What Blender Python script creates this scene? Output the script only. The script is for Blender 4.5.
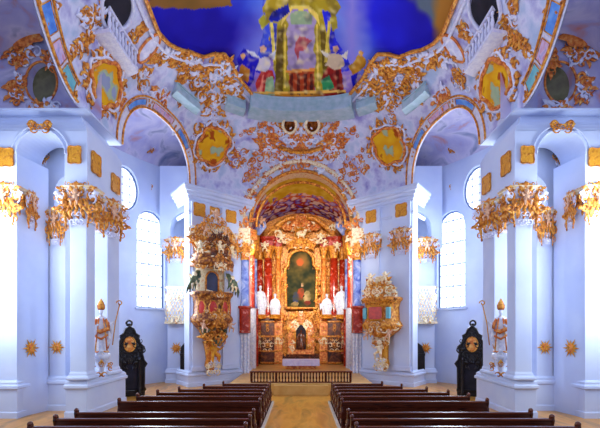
import bpy, math, random
from mathutils import Vector, Matrix, noise
PI = math.pi
sc = bpy.context.scene
for o in list(bpy.data.objects): bpy.data.objects.remove(o)
COL = sc.collection

# ------------------------------------------------------------------ camera, sky, lights, exposure
F = 430.0; CX = 301.0; HY = 330.0; EYE = 3.5
cam = bpy.data.cameras.new('camera'); camo = bpy.data.objects.new('camera', cam); COL.objects.link(camo)
camo.location = (0, 0, EYE); camo.rotation_euler = (PI/2, 0, 0)
cam.sensor_width = 36; cam.lens = 36*F/600; cam.shift_x = -(CX-300)/600; cam.shift_y = (HY-214)/600
cam.clip_end = 200
sc.camera = camo
w = bpy.data.worlds.new('world'); sc.world = w; w.use_nodes = True
bg = w.node_tree.nodes['Background']; bg.inputs[0].default_value = (0.56, 0.70, 1.0, 1); bg.inputs[1].default_value = 0.45
sc.view_settings.view_transform = 'Standard'; sc.view_settings.look = 'None'; sc.view_settings.gamma = 1
sc.view_settings.use_curve_mapping = False; sc.view_settings.exposure = 0.45

def area(name, loc, target, sx, sy, power, col=(1, 1, 1)):
    l = bpy.data.lights.new(name, 'AREA'); l.shape = 'RECTANGLE'; l.size = sx; l.size_y = sy; l.energy = power; l.color = col
    o = bpy.data.objects.new(name, l); COL.objects.link(o); o.location = loc
    o.rotation_euler = (Vector(target)-Vector(loc)).to_track_quat('-Z', 'Y').to_euler()
    return o
COOL = (0.80, 0.90, 1.0)
for s in (-1, 1):
    area('daylight_and_fill', (s*12.3, 15.2, 6.6), (s*8.9, 18.9, 6.0), 1.5, 5.5, 330, COOL)      # window of the near side bay
    area('daylight_and_fill', (s*12.2, 23.0, 8.0), (s*6, 22.0, 8.0), 2.2, 6.0, 300, COOL)        # window of the middle side bay
    area('daylight_and_fill', (s*9.3, 27.4, 8.0), (s*6.6, 24.0, 8.0), 1.8, 6.0, 480, COOL)       # tall window beside the second pier
    area('daylight_and_fill', (s*3.75, 30.95, 7.6), (-s*1.0, 36.0, 6.5), .5, 4.2, 90, (1, .94, .84))     # choir windows
area('daylight_and_fill', (0, 4.0, 13.5), (0, 26, 14), 10, 5, 640, (.72, .74, 1.0))               # windows of the entrance side

l_ = area('daylight_and_fill', (0, 5.0, 11.0), (0, 36, 7.5), 3, 2, 230, (1, .95, .86))            # added narrow beam down the nave to brighten the altar
l_.data.spread = math.radians(26)

# ------------------------------------------------------------------ helpers
def lin(c):
    return tuple(((v/255)/12.92 if v/255 <= .04045 else ((v/255+.055)/1.055)**2.4) for v in c)
def P(px, py, Y):
    return Vector(((px-CX)/F*Y, Y, EYE+(HY-py)/F*Y))

def mat(name, cols, scale=4, rough=.6, metal=0, bump=0, detail=4, stretch=(1, 1, 1), dist=0, spec=.5, bscale=None, pos=None, vcol=False):
    m = bpy.data.materials.new(name); m.use_nodes = True; nt = m.node_tree; b = nt.nodes['Principled BSDF']
    b.inputs['Roughness'].default_value = rough; b.inputs['Metallic'].default_value = metal
    b.inputs['Specular IOR Level'].default_value = spec
    tc = nt.nodes.new('ShaderNodeTexCoord'); mp = nt.nodes.new('ShaderNodeMapping'); mp.inputs['Scale'].default_value = stretch
    nt.links.new(tc.outputs['Object'], mp.inputs[0])
    n = nt.nodes.new('ShaderNodeTexNoise'); n.inputs['Scale'].default_value = scale; n.inputs['Detail'].default_value = detail
    n.inputs['Distortion'].default_value = dist
    nt.links.new(mp.outputs[0], n.inputs[0])
    if vcol:
        a = nt.nodes.new('ShaderNodeVertexColor'); a.layer_name = 'paint'; nt.links.new(a.outputs[0], b.inputs[0])
    elif len(cols) > 1:
        r = nt.nodes.new('ShaderNodeValToRGB'); k = len(cols)
        while len(r.color_ramp.elements) < k: r.color_ramp.elements.new(.5)
        for i, c in enumerate(cols):
            r.color_ramp.elements[i].position = pos[i] if pos else .3+.4*i/(k-1)
            r.color_ramp.elements[i].color = (*lin(c), 1)
        nt.links.new(n.outputs[0], r.inputs[0]); nt.links.new(r.outputs[0], b.inputs[0])
    else:
        b.inputs[0].default_value = (*lin(cols[0]), 1)
    if bump:
        n2 = nt.nodes.new('ShaderNodeTexNoise'); n2.inputs['Scale'].default_value = bscale or scale*2; n2.inputs['Detail'].default_value = 4
        nt.links.new(mp.outputs[0], n2.inputs[0])
        bp = nt.nodes.new('ShaderNodeBump'); bp.inputs['Strength'].default_value = bump; bp.inputs['Distance'].default_value = .05
        nt.links.new(n2.outputs[0], bp.inputs['Height']); nt.links.new(bp.outputs[0], b.inputs['Normal'])
    return m
def emit(name, c, st):
    m = bpy.data.materials.new(name); m.use_nodes = True; b = m.node_tree.nodes['Principled BSDF']
    b.inputs[0].default_value = (*lin(c), 1); b.inputs['Emission Color'].default_value = (*lin(c), 1); b.inputs['Emission Strength'].default_value = st
    return m

M = {}
M['wall'] = mat('white_plaster', [(196, 208, 240), (214, 224, 246)], .6, .7, bump=.05)
M['stucco'] = mat('vault_stucco', [(146, 140, 204), (216, 218, 242), (172, 192, 224)], 1.3, .7, bump=.25, bscale=5)
M['whitestucco'] = mat('white_stucco', [(205, 205, 235), (240, 240, 252)], 5, .6, bump=.4)
M['gold'] = mat('gilding', [(146, 76, 18), (222, 134, 32), (248, 190, 80)], 7, .42, .12, bump=.5, pos=[.32, .5, .68])
M['orange'] = mat('reddish_gilding', [(170, 74, 22), (228, 124, 44), (246, 190, 100)], 6, .45, .08, bump=.5)
M['yellow'] = mat('gold_leaf_panel', [(214, 134, 22), (236, 166, 40), (190, 106, 14)], 6, .45, .1, bump=.5, bscale=14)
M['cream'] = mat('cream_gilding', [(225, 190, 120), (250, 236, 200), (214, 140, 60)], 6, .5, 0, bump=.4)
M['ivory'] = mat('polished_white_figure', [(200, 204, 226), (250, 250, 252)], 8, .35, bump=.1)
M['blue'] = mat('painted_blue_panel', [(60, 120, 215), (90, 150, 230), (130, 180, 235)], 3, .6)
M['teal'] = mat('painted_teal_panel', [(90, 170, 190), (130, 200, 205)], 3, .6)
M['palegreen'] = mat('pale_green_stucco', [(150, 186, 196), (186, 206, 220)], 3, .6)
M['olive'] = mat('olive_opening_shade', [(92, 88, 52), (128, 124, 92), (108, 100, 80)], 1.5, .7)  # shade inside the oval openings, put into the colour
M['amb'] = mat('side_vault_painting', [(120, 130, 170), (206, 200, 226), (176, 172, 215), (210, 120, 66)], .75, .75, bump=.1, dist=1.0, pos=[.25, .42, .6, .82])
M['redmarble'] = mat('red_marble', [(120, 22, 10), (190, 50, 22), (232, 190, 170)], 2.2, .22, dist=1.5, pos=[.3, .55, .75])
M['darkmarble'] = mat('dark_brown_marble', [(38, 16, 8), (92, 40, 16), (150, 80, 30)], 2.5, .25, dist=1.5)
M['bluemarble'] = mat('blue_marble', [(60, 80, 190), (150, 170, 230), (235, 236, 248)], 1.6, .25, dist=1.2)
M['pew'] = mat('pew_wood', [(46, 16, 8), (84, 32, 14), (62, 22, 10)], 3, .27, stretch=(.4, 4, 4), dist=.5)
M['pewtop'] = mat('highlit_pew_wood', [(84, 34, 16), (120, 52, 24)], 3, .25, stretch=(.4, 4, 4))  # pew wood made lighter: highlights on the rails put into the colour
M['black'] = mat('black_brown_wood', [(12, 8, 10), (34, 20, 18)], 4, .35, bump=.3)
M['floor'] = mat('honey_stone_floor', [(186, 118, 36), (216, 152, 58), (150, 104, 40)], .9, .28, stretch=(2.2, .5, 1), dist=.7)
M['step'] = mat('step_stone', [(205, 150, 70), (228, 180, 100)], 2, .4)
M['kerb'] = mat('pale_kerb', [(190, 180, 160), (210, 200, 190)], 2, .5)
M['pane'] = emit('bright_window_pane', (236, 246, 255), 1.6)
M['lead'] = mat('window_bar', [(110, 130, 170)], 1, .6)
M['paint'] = mat('fresco_paint', [(1, 1, 1)], 1, .75, vcol=True, spec=.2, bump=.1, bscale=3)
M['dark'] = mat('dark_opening', [(14, 12, 22), (40, 34, 48)], 2, .9)
M['green'] = mat('green_drapery', [(24, 54, 50), (120, 130, 90)], 5, .5)
M['darkblue'] = mat('dark_blue_ground', [(14, 20, 60), (30, 40, 90)], 3, .5)
M['darkgold'] = mat('shaded_gilding', [(44, 20, 10), (150, 76, 24), (236, 170, 70)], 6, .42, .1, bump=.5)  # gilding with the dark shade of its recesses mixed into the colour
M['red'] = mat('red_panel', [(180, 24, 20), (220, 60, 40)], 5, .4)
M['cloth'] = mat('altar_cloth', [(226, 216, 246), (246, 240, 255)], 8, .8)
M['skin'] = mat('painted_skin', [(226, 170, 130), (240, 196, 160)], 6, .5)
M['pinkp'] = mat('pink_painted_panel', [(200, 120, 150), (220, 190, 220), (150, 150, 210)], 3, .6, dist=1)
M['paintyellow'] = None

class MB:
    def __init__(s): s.v = []; s.f = []
    def add(s, vs, fs):
        o = len(s.v); s.v += [tuple(v) for v in vs]; s.f += [tuple(i+o for i in f) for f in fs]
    def box(s, x0, x1, y0, y1, z0, z1):
        if x0 > x1: x0, x1 = x1, x0
        s.add([(x0,y0,z0),(x1,y0,z0),(x1,y1,z0),(x0,y1,z0),(x0,y0,z1),(x1,y0,z1),(x1,y1,z1),(x0,y1,z1)],
              [(0,3,2,1),(4,5,6,7),(0,1,5,4),(1,2,6,5),(2,3,7,6),(3,0,4,7)])
        return s
    def tube(s, pts, rad, n=6, cap=True):
        pts = [Vector(p) for p in pts]
        if len(pts) < 2: return s
        if not hasattr(rad, '__len__'): rad = [rad]*len(pts)
        o = len(s.v); up = None
        for i, p in enumerate(pts):
            t = (pts[min(i+1, len(pts)-1)]-pts[max(i-1, 0)])
            if t.length < 1e-9: t = Vector((0, 0, 1))
            t.normalize()
            if up is None:
                up = Vector((0, 0, 1)) if abs(t.z) < .9 else Vector((1, 0, 0))
            a = up - t*up.dot(t)
            if a.length < 1e-6: a = t.orthogonal()
            a.normalize(); up = a; b = t.cross(a)
            for k in range(n):
                g = 2*PI*k/n; s.v.append(tuple(p+(a*math.cos(g)+b*math.sin(g))*rad[i]))
        for i in range(len(pts)-1):
            for k in range(n):
                s.f.append((o+i*n+k, o+i*n+(k+1) % n, o+(i+1)*n+(k+1) % n, o+(i+1)*n+k))
        if cap:
            s.f.append(tuple(o+k for k in range(n))[::-1]); s.f.append(tuple(o+(len(pts)-1)*n+k for k in range(n)))
        return s
    def lathe(s, prof, c=(0, 0, 0), n=20, sx=1, sy=1, sq=2.0, a0=0, a1=2*PI):
        # prof: (radius, z); sq>2 squares the section
        o = len(s.v); full = abs(a1-a0-2*PI) < 1e-6; m = n if full else n+1
        for (r, z) in prof:
            for k in range(m):
                g = a0+(a1-a0)*k/n; cc, ss = math.cos(g), math.sin(g)
                d = (abs(cc)**sq+abs(ss)**sq)**(-1/sq)
                s.v.append((c[0]+r*d*cc*sx, c[1]+r*d*ss*sy, c[2]+z))
        for i in range(len(prof)-1):
            for k in range(n):
                k2 = (k+1) % m
                s.f.append((o+i*m+k, o+i*m+k2, o+(i+1)*m+k2, o+(i+1)*m+k))
        if prof[0][0] > 1e-3: s.f.append(tuple(o+k for k in range(m))[::-1])
        if prof[-1][0] > 1e-3: s.f.append(tuple(o+(len(prof)-1)*m+k for k in range(m)))
        return s
    def ell(s, c, r, n=10, m=8, R=None):
        vs = []; c = Vector(c)
        for i in range(m+1):
            a = PI*i/m
            for k in range(n):
                b = 2*PI*k/n; v = Vector((r[0]*math.sin(a)*math.cos(b), r[1]*math.sin(a)*math.sin(b), r[2]*math.cos(a)))
                if R: v = R @ v
                vs.append(c+v)
        fs = [(i*n+k, (i+1)*n+k, (i+1)*n+(k+1) % n, i*n+(k+1) % n) for i in range(m) for k in range(n)]
        s.add(vs, fs); return s
    def prism(s, poly, fn0, fn1):
        n = len(poly); o = len(s.v)
        s.v += [tuple(fn0(p)) for p in poly]+[tuple(fn1(p)) for p in poly]
        s.f.append(tuple(o+i for i in range(n))[::-1]); s.f.append(tuple(o+n+i for i in range(n)))
        for i in range(n): s.f.append((o+i, o+(i+1) % n, o+n+(i+1) % n, o+n+i))
        return s
    def grid(s, fn, nu, nv):
        o = len(s.v)
        for j in range(nv+1):
            for i in range(nu+1): s.v.append(tuple(fn(i/nu, j/nv)))
        for j in range(nv):
            for i in range(nu):
                a = o+j*(nu+1)+i; s.f.append((a, a+1, a+nu+2, a+nu+1))
        return s
    def sweep(s, path, prof, caps=True):
        """moulding: path of (x,y), offset to its right-hand side; prof of (offset, z)"""
        n = len(path); P2 = [Vector((p[0], p[1])) for p in path]; nor = []
        for i in range(n):
            ds = []
            if i > 0: ds.append((P2[i]-P2[i-1]).normalized())
            if i < n-1: ds.append((P2[i+1]-P2[i]).normalized())
            ns = [Vector((d.y, -d.x)) for d in ds]
            if len(ns) == 2:
                q = ns[0]+ns[1]; q = q/max(.3, (1+ns[0].dot(ns[1])))
            else: q = ns[0]
            nor.append(q)
        k = len(prof); o = len(s.v)
        for i in range(n):
            for (d, z) in prof:
                q = P2[i]+nor[i]*d; s.v.append((q.x, q.y, z))
        for i in range(n-1):
            for j in range(k-1):
                s.f.append((o+i*k+j, o+(i+1)*k+j, o+(i+1)*k+j+1, o+i*k+j+1))
        if caps:
            s.f.append(tuple(o+j for j in range(k))); s.f.append(tuple(o+(n-1)*k+j for j in range(k))[::-1])
        return s
    def build(s, name, m, parent=None, smooth=False, bevel=0):
        if not s.v: return None
        me = bpy.data.meshes.new(name)
        off = W(parent).inverted() if parent is not None else None
        vs = [tuple(off @ Vector(v)) for v in s.v] if off is not None else s.v
        me.from_pydata(vs, [], s.f); me.validate(); me.update()
        o = bpy.data.objects.new(name, me); COL.objects.link(o)
        if parent is not None: o.parent = parent
        if m is not None: me.materials.append(M[m] if isinstance(m, str) else m)
        if smooth:
            for p in me.polygons: p.use_smooth = True
        if bevel:
            b = o.modifiers.new('bevel', 'BEVEL'); b.width = bevel; b.segments = 2; b.limit_method = 'ANGLE'
        return o

def W(o):
    m = o.matrix_basis.copy()
    return W(o.parent) @ o.matrix_parent_inverse @ m if o.parent is not None else m
def tag(o, label=None, cat=None, group=None, kind=None):
    if label: o['label'] = label
    if cat: o['category'] = cat
    if group: o['group'] = group
    if kind: o['kind'] = kind
    return o
def thing(name, label, cat, loc, rotz=0, group=None):
    o = bpy.data.objects.new(name, None); COL.objects.link(o); o.location = loc; o.rotation_euler = (0, 0, rotz)
    o.empty_display_size = .2
    o.matrix_world = Matrix.Translation(Vector(loc)) @ Matrix.Rotation(rotz, 4, 'Z')
    tag(o, label, cat, group); return o
def struct(o): o['kind'] = 'structure'; return o
def dup(root, loc, rotz=0, label=None, group=None, scale=None):
    r = root.copy(); COL.objects.link(r); r.location = loc; r.rotation_euler = (0, 0, rotz)
    if scale: r.scale = scale
    if label: r['label'] = label
    if group: r['group'] = group
    for ch in list(root.children):
        c = ch.copy(); COL.objects.link(c); c.parent = r
        for g in ch.children:
            d = g.copy(); COL.objects.link(d); d.parent = c
    return r
def side(s): return 'left' if s < 0 else 'right'

# ------------------------------------------------------------------ plan curves and vault
YC, A, B, NS, H0, HV = 15.0, 8.8, 15.0, 2.7, 12.3, 7.0
def plan(th, a=A, b=B, n=NS):            # th: 0 = right side (+x), pi/2 = far end (+y)
    c, q = math.cos(th), math.sin(th)
    d = (abs(c)**n+abs(q)**n)**(-1/n)
    return a*d*c, YC+b*d*q
def vault(th, h, lift=0):
    r = math.sqrt(max(0, 1-((h-H0)/HV)**2))*(1)
    x, y = plan(th); p = Vector((x*r, YC+(y-YC)*r, h))
    if lift:
        c = Vector((0, YC, H0)); nrm = Vector(((c.x-p.x)/A**2, (c.y-p.y)/B**2*1.0, (c.z-p.z)/HV**2)).normalized()
        p += nrm*lift
    return p
def Fv(p):
    u, v = abs(p.x/A), abs((p.y-YC)/B)
    r = (u**NS+v**NS)**(1/NS); return r*r+((p.z-H0)/HV)**2
def onvault(px, py):
    d = Vector(((px-CX)/F, 1, (HY-py)/F)); lo, hi = 8.0, 34.0
    # step outwards to the first crossing
    t = 8.0; o = Vector((0, 0, EYE))
    while t < 34 and not (Fv(o+d*t) > 1 and t > 12): t += .1
    lo, hi = t-.1, t
    for _ in range(20):
        m = (lo+hi)/2
        if Fv(o+d*m) > 1: hi = m
        else: lo = m
    return o+d*lo
def th_of(p):
    return math.atan2((p.y-YC)/B, p.x/A)
def drape(p, lift):
    c = Vector((0, YC, H0)); q = p-c; q = q/math.sqrt(max(1e-6, Fv(p)))
    p = c+q; u, v, wz = q.x/A, q.y/B, q.z/HV
    r = (abs(u)**NS+abs(v)**NS)**(1/NS)
    g = Vector((math.copysign(abs(u)**(NS-1), u)/A*r**(2-NS), math.copysign(abs(v)**(NS-1), v)/B*r**(2-NS), wz/HV))
    return p - g.normalized()*lift, g.normalized()
def vmap(px, py, rot=0):
    """local frame of an ornament fixed on the vault"""
    c = onvault(px, py); _, g = drape(c, 0); n = -g
    up = Vector((0, 0, 1)); V = (up-n*up.dot(n)).normalized(); U = V.cross(n).normalized()
    if U.x*1 < 0 and abs(U.x) > .2: pass
    if rot:
        R = Matrix.Rotation(rot, 3, n); U = R @ U; V = R @ V
    def f(u, v, d=0):
        q, _ = drape(c+U*u+V*v, d); return q
    return f, c
def pmap(c, U, N):
    c = Vector(c); U = Vector(U).normalized(); N = Vector(N).normalized(); V = Vector((0, 0, 1))
    return lambda u, v, d=0: c+U*u+V*v+N*d

# ------------------------------------------------------------------ ornament generators (real relief)
def spiral(cx, cy, size, ang, turns, flip, n=13):
    pts = []
    for i in range(n):
        t = i/(n-1); r = size*(1-.86*t); g = ang+flip*turns*2*PI*t
        pts.append((cx+r*math.cos(g), cy+r*math.sin(g)))
    return pts
def add_scroll(mb, f, cx, cy, size, ang, turns, flip, rad, lift=0, n=12, sides=5):
    pts = spiral(cx, cy, size, ang, turns, flip, n)
    mb.tube([f(u, v, lift+rad*.7) for u, v in pts], [rad*(.45+.9*math.sin(PI*min(1, (i+.6)/(n)))) for i in range(n)], sides)
def add_leaf(mb, f, cx, cy, L, ang, wd, lift=.02):
    ca, sa = math.cos(ang), math.sin(ang); vs = []; fs = []
    ks = [(0, .25), (.25, .8), (.5, 1), (.72, .75), (.9, .35), (1, .02)]
    for t, ww in ks:
        curl = lift+L*.28*math.sin(t*PI*.9)
        for q, dd in ((-1, -.06*L), (0, .06*L), (1, -.06*L)):
            u = cx+ca*L*t-sa*wd*ww*q; v = cy+sa*L*t+ca*wd*ww*q
            vs.append(f(u, v, max(.004, curl+dd)))
    for q in (-1, 1):
        vs.append(f(cx-sa*wd*.3*q, cy+ca*wd*.3*q, -.02))
    for i in range(5):
        for j in range(2): fs.append((i*3+j, i*3+j+1, (i+1)*3+j+1, (i+1)*3+j))
    mb.add(vs, fs)
def rocaille(f, wd, ht, n, rng, size=.25, ring=0.0, sym=True, leaves=True):
    """returns (gold, white) meshes filled with C-scrolls, leaves and beads within wd x ht; ring = inner empty fraction"""
    g, wm = MB(), MB(); k = 0; nw = 0
    while k < n:
        a = rng.uniform(0, 2*PI); rr = rng.uniform(max(ring, .0), 1)
        if not ring: rr = math.sqrt(rr)
        u, v = math.cos(a)*rr*wd/2, math.sin(a)*rr*ht/2
        if sym: u = abs(u)
        sz = size*rng.uniform(.6, 1.25); fl = rng.choice((-1, 1)); an = rng.uniform(0, 2*PI); tn = rng.uniform(.8, 1.5)
        mb = g if rng.random() < .68 else wm
        if mb is wm: nw += (2 if sym else 1)
        rad = sz*rng.uniform(.13, .2)
        lf = leaves and rng.random() < .5
        for q in ((1, -1) if sym else (1,)):
            an2 = an if q == 1 else PI-an
            add_scroll(mb, f, u*q, v, sz, an2, tn, fl*q, rad)
            if lf: add_leaf(mb, f, u*q, v, sz*1.5, (a if q == 1 else PI-a)+.3*fl*q, sz*.36)
        k += 2 if sym else 1
    if nw < 3: g.add(wm.v, wm.f); wm = MB()
    return g, wm
def ornament(name, label, cat, f, c, wd, ht, n, seed, size=.25, ring=0, sym=True, group=None, gm='gold', wm='whitestucco', white=True):
    rng = random.Random(seed); t = thing(name, label, cat, c, group=group)
    g, w_ = rocaille(f, wd, ht, n, rng, size, ring, sym)
    g.build('scrollwork', gm, t, True)
    if w_.v and white: w_.build('leafwork', wm, t, True)
    return t
def painted(mb, name, parent, colfn, m='paint', smooth=True):
    o = mb.build(name, m, parent, smooth); me = o.data
    ca = me.color_attributes.new('paint', 'FLOAT_COLOR', 'POINT')
    inv = W(parent) if parent is not None else None
    for i, v in enumerate(me.vertices):
        p = Vector(v.co); p = inv @ p if inv is not None else p
        ca.data[i].color = (*lin(colfn(p)), 1)
    return o
def nz(p, s=1.0): return noise.noise(Vector(p)*s)
def mix(a, b, t):
    t = max(0, min(1, t)); return tuple(a[i]*(1-t)+b[i]*t for i in range(3))
def ell_disc(mb, f, a, b, lift=.05, rings=5, n=28, dome=.0, wob=0, seed=0):
    vs = [f(0, 0, lift+dome)]; fs = []
    for r in range(1, rings+1):
        for k in range(n):
            g = 2*PI*k/n; q = r/rings*(1+wob*math.sin(4*g+seed)+wob*.7*math.sin(7*g+seed*2))
            vs.append(f(a*q*math.cos(g), b*q*math.sin(g), lift+dome*(1-(r/rings)**2)))
    for k in range(n): fs.append((0, 1+k, 1+(k+1) % n))
    for r in range(rings-1):
        for k in range(n): fs.append((1+r*n+k, 1+(r+1)*n+k, 1+(r+1)*n+(k+1) % n, 1+r*n+(k+1) % n))
    mb.add(vs, fs)
def ell_ring(mb, f, a, b, rad, n=36, wob=0, seed=0, lift=.0):
    pts = []
    for k in range(n+1):
        g = 2*PI*k/n; q = 1+wob*math.sin(4*g+seed)+wob*.7*math.sin(7*g+seed*2)
        pts.append(f(a*q*math.cos(g), b*q*math.sin(g), rad*.8+lift))
    mb.tube(pts, rad, 6, False)

# ================================================================== STRUCTURE
# floor
struct(MB().box(-14, 14, 2, 42, -.3, 0).build('floor', 'floor'))

# cove (stuccoed lower vault) and fresco, split along the gilded fresco edge
def arch_h(th):
    x, y = plan(th); ax = abs(x); h = H0
    if y > 28.5 and ax < 3.5: return 10.9+math.sqrt(max(0, 3.5**2-ax**2))
    if y > 28.9: return H0 if ax > 3.5 else h
    t = (y-23.4)/2.95
    if abs(t) < 1: return H0+2.5*(1-abs(t)**2.6)**(1/2.6)
    t = 5.2-abs(y-11.5)
    if t > 0: return H0+2.4*math.sin(t/5.2*PI/2)**1.6
    return H0
edge_px = [(60, -60), (110, -40), (140, -15), (150, 12), (158, 32), (168, 43), (180, 49), (190, 51), (203, 56), (213, 53), (224, 53), (232, 63), (238, 76), (246, 86), (254, 96), (280, 99), (301, 99)]
ed = []
for x, y in edge_px:
    p = onvault(x, y); ed.append((th_of(p), p.z))
ed = [(PI-t if t > PI/2 else t, z) for t, z in ed]   # angle from side, 0..pi/2
ed.sort()
def edge_h(th):
    t = th if th <= PI/2 else PI-th
    if t <= ed[0][0]: return ed[0][1]
    for i in range(len(ed)-1):
        if t <= ed[i+1][0]:
            q = (t-ed[i][0])/max(1e-6, ed[i+1][0]-ed[i][0]); return ed[i][1]*(1-q)+ed[i+1][1]*q
    return ed[-1][1]
TH0 = -.55
def theta(u): return TH0+(PI-2*TH0)*u
def cove(u, v):
    th = theta(u); a, b = arch_h(th), edge_h(th); return vault(th, a+(b-a)*v)
mb = MB().grid(cove, 520, 26)
struct(mb.build('wall_upper_vault', 'stucco', smooth=True))
# fresco
def inpoly(x, y, poly):
    c = False; j = len(poly)-1
    for i in range(len(poly)):
        xi, yi = poly[i]; xj, yj = poly[j]
        if (yi > y) != (yj > y) and x < (xj-xi)*(y-yi)/(yj-yi)+xi: c = not c
        j = i
    return c
def mir(p): return [(602-x, y) for x, y in p]
arch_l = [(262, 8), (266, 0), (285, -12), (300, -14), (317, -12), (336, 0), (340, 8), (332, 26), (328, 60), (325, 96), (313, 96), (315, 55), (315, 20), (308, 8), (294, 8), (287, 20), (288, 60), (289, 96), (277, 96), (272, 50), (268, 24)]
shapes = [
    ([(246, 99), (238, 84), (252, 72), (262, 50), (266, -20), (330, -20), (332, 50), (346, 70), (364, 76), (358, 99)], (150, 120, 200), 3), # mauve cloud under the throne
    ([(266, -20), (262, 8), (266, 20), (258, 55), (262, 65), (272, 50), (276, 8)], (60, 80, 215), 1),
    ([(236, 60), (244, 48), (256, 60), (254, 80), (244, 94), (238, 90), (246, 76)], (20, 10, 190), 1),
    ([(252, 55), (262, 60), (262, 75), (252, 70)], (30, 20, 190), 1),
    ([(286, 98), (285, 25), (290, 12), (312, 12), (316, 25), (317, 98)], (172, 150, 190), 2),
    ([(291, 24), (290, 14), (300, 9), (312, 14), (312, 25)], (150, 172, 130), 1),
    ([(294, 48), (300, 35), (311, 40), (300, 52), (298, 60)], (190, 80, 90), 2),
    ([(286, 97), (286, 70), (315, 68), (315, 97)], (176, 60, 22), 1),
    (arch_l, (176, 150, 30), 2),
    ([(270, 20), (277, 24), (276, 52), (270, 55)], (60, 70, 190), 1),
    ([(274, 97), (278, 30), (283, 30), (283, 97)], (108, 84, 18), 1),
    ([(324, 97), (320, 30), (325, 30), (330, 97)], (108, 84, 18), 1),
    ([(250, 99), (252, 92), (345, 90), (350, 99)], (206, 128, 24), 1),
    ([(258, 96), (256, 86), (262, 68), (272, 72), (274, 95)], (186, 40, 40), 1.5),
    ([(264, 96), (266, 78), (273, 76), (275, 95)], (150, 190, 140), 1),
    ([(254, 70), (258, 58), (268, 56), (272, 66), (264, 72)], (210, 200, 210), 1.5),
    ([(238, 72), (244, 64), (250, 70), (248, 84), (240, 80)], (196, 122, 40), 1.5),
    ([(322, 10), (330, 12), (336, 40), (346, 54), (352, 70), (342, 72), (330, 50), (326, 30)], (36, 40, 215), 1),
    ([(322, 97), (322, 76), (330, 66), (342, 68), (345, 97)], (150, 26, 20), 1.5),
    ([(322, 94), (322, 80), (330, 74), (334, 86)], (50, 150, 90), 1.5),
    ([(324, 66), (330, 54), (340, 54), (346, 64), (336, 70)], (206, 180, 150), 1.5),
    ([(350, 66), (358, 54), (366, 58), (362, 70), (352, 76)], (190, 130, 30), 1.5),
    ([(351, 76), (358, 72), (356, 80), (362, 92), (354, 94)], (10, 10, 180), 1),
    ([(330, 18), (336, 16), (338, 28), (332, 32)], (170, 150, 40), 1),
    ([(258, 20), (264, 14), (268, 24), (262, 30)], (170, 160, 40), 1),
    ([(268, -12), (290, -14), (286, 6), (272, 14)], (180, 150, 30), 2),
    ([(270, 22), (273, 22), (276, 60), (273, 62)], (236, 214, 90), .5), ([(284, 24), (286, 24), (286, 88), (284, 88)], (240, 206, 80), .5),
    ([(316, 24), (318, 24), (319, 88), (317, 88)], (240, 206, 80), .5), ([(328, 20), (331, 22), (327, 62), (324, 62)], (226, 196, 70), .5),
    ([(281, 26), (283, 14), (292, 5), (308, 5), (318, 14), (320, 26), (316, 20), (308, 10), (292, 10), (285, 20)], (244, 210, 90), .5),
    ([(286, 70), (315, 68), (315, 71), (286, 73)], (240, 150, 60), .5), ([(290, 74), (293, 74), (293, 95), (290, 95)], (96, 26, 14), .5),
    ([(297, 74), (300, 74), (300, 95), (297, 95)], (96, 26, 14), .5), ([(304, 74), (307, 74), (307, 95), (304, 95)], (96, 26, 14), .5), ([(310, 74), (313, 74), (313, 95), (310, 95)], (96, 26, 14), .5),
    ([(260, 47), (264, 45), (267, 49), (264, 53), (260, 52)], (232, 180, 140), .5), ([(333, 46), (337, 45), (339, 49), (336, 53), (333, 51)], (232, 180, 140), .5),
    ([(252, 56), (246, 50), (254, 52), (260, 58)], (220, 220, 230), .5), ([(268, 56), (276, 50), (274, 60)], (220, 220, 230), .5),
    ([(326, 58), (320, 50), (330, 54)], (220, 210, 200), .5), ([(341, 56), (348, 50), (347, 60)], (220, 210, 200), .5),
    ([(240, 55), (243, 53), (246, 56), (243, 60)], (220, 160, 100), .5), ([(358, 52), (361, 50), (364, 53), (361, 57)], (220, 160, 80), .5),
    ([(262, 76), (264, 74), (262, 94), (259, 94)], (240, 120, 100), .5), ([(336, 70), (339, 70), (340, 94), (337, 94)], (90, 10, 10), .5),
    ([(250, 92), (346, 90), (346, 92.5), (250, 94.5)], (250, 190, 80), .5),
    ([(272, 12), (288, 4), (290, 12), (278, 22), (268, 20)], (22, 30, 160), 1),
]
def fresco_col(p):
    p = Vector(p)
    x = p.x/p.y*F+CX; y = HY-(p.z-EYE)/p.y*F
    wx, wy = x+3*nz(p, 2.2), y+3*nz(p+Vector((9, 9, 9)), 2.2)
    k = nz(p, .35)+.4*nz(p, 1.1)
    c = mix((22, 4, 150), (30, 30, 214), .5+.9*k)
    if x < 301:
        q = (wx-205)/45-(wy-30)/200; c = mix(c, (70, 110, 224), q*.75+k*.6)
        q = (wx-222)/30+(wy-50)/60; c = mix(c, (140, 130, 215), q*.6)
        if wy < 9-abs(wx-195)*.05 and 150 < wx < 232: c = mix((120, 84, 30), (176, 116, 60), .5+k)
    else:
        d = (wx-360)+(40-wy)*.55; c = mix((96, 140, 226), c, abs(d+8)/32)
        c = mix(c, (140, 130, 215), 1-abs(wx-352)/22)
        q = (wx-424)/8+(-wy+10)/8-2
        if wx > 424-(20-wy)*.9+0 and wy < 40: c = mix(c, (110, 130, 110), .8*min(1, (wx-424+(20-wy)*.9)/10))
        if wx > 430: c = mix(c, (176, 116, 40), (wx-430)/10+k)
    for poly, col, wob in shapes:
        if inpoly(wx if wob > 1 else x+.5*nz(p, 4), wy if wob > 1 else y, poly):
            c = mix(col, (30, 16, 40), max(0, -.6*nz(p, 2.8)))
            c = mix(c, (255, 236, 170), max(0, .8*nz(p+Vector((4, 4, 4)), 3.6)))
    return c
def fres(u, v):
    th = PI*.0+theta(.04+.92*u); a = edge_h(th); return vault(th, a+(19.28-a)*(1-(1-v)**1.5))
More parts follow.
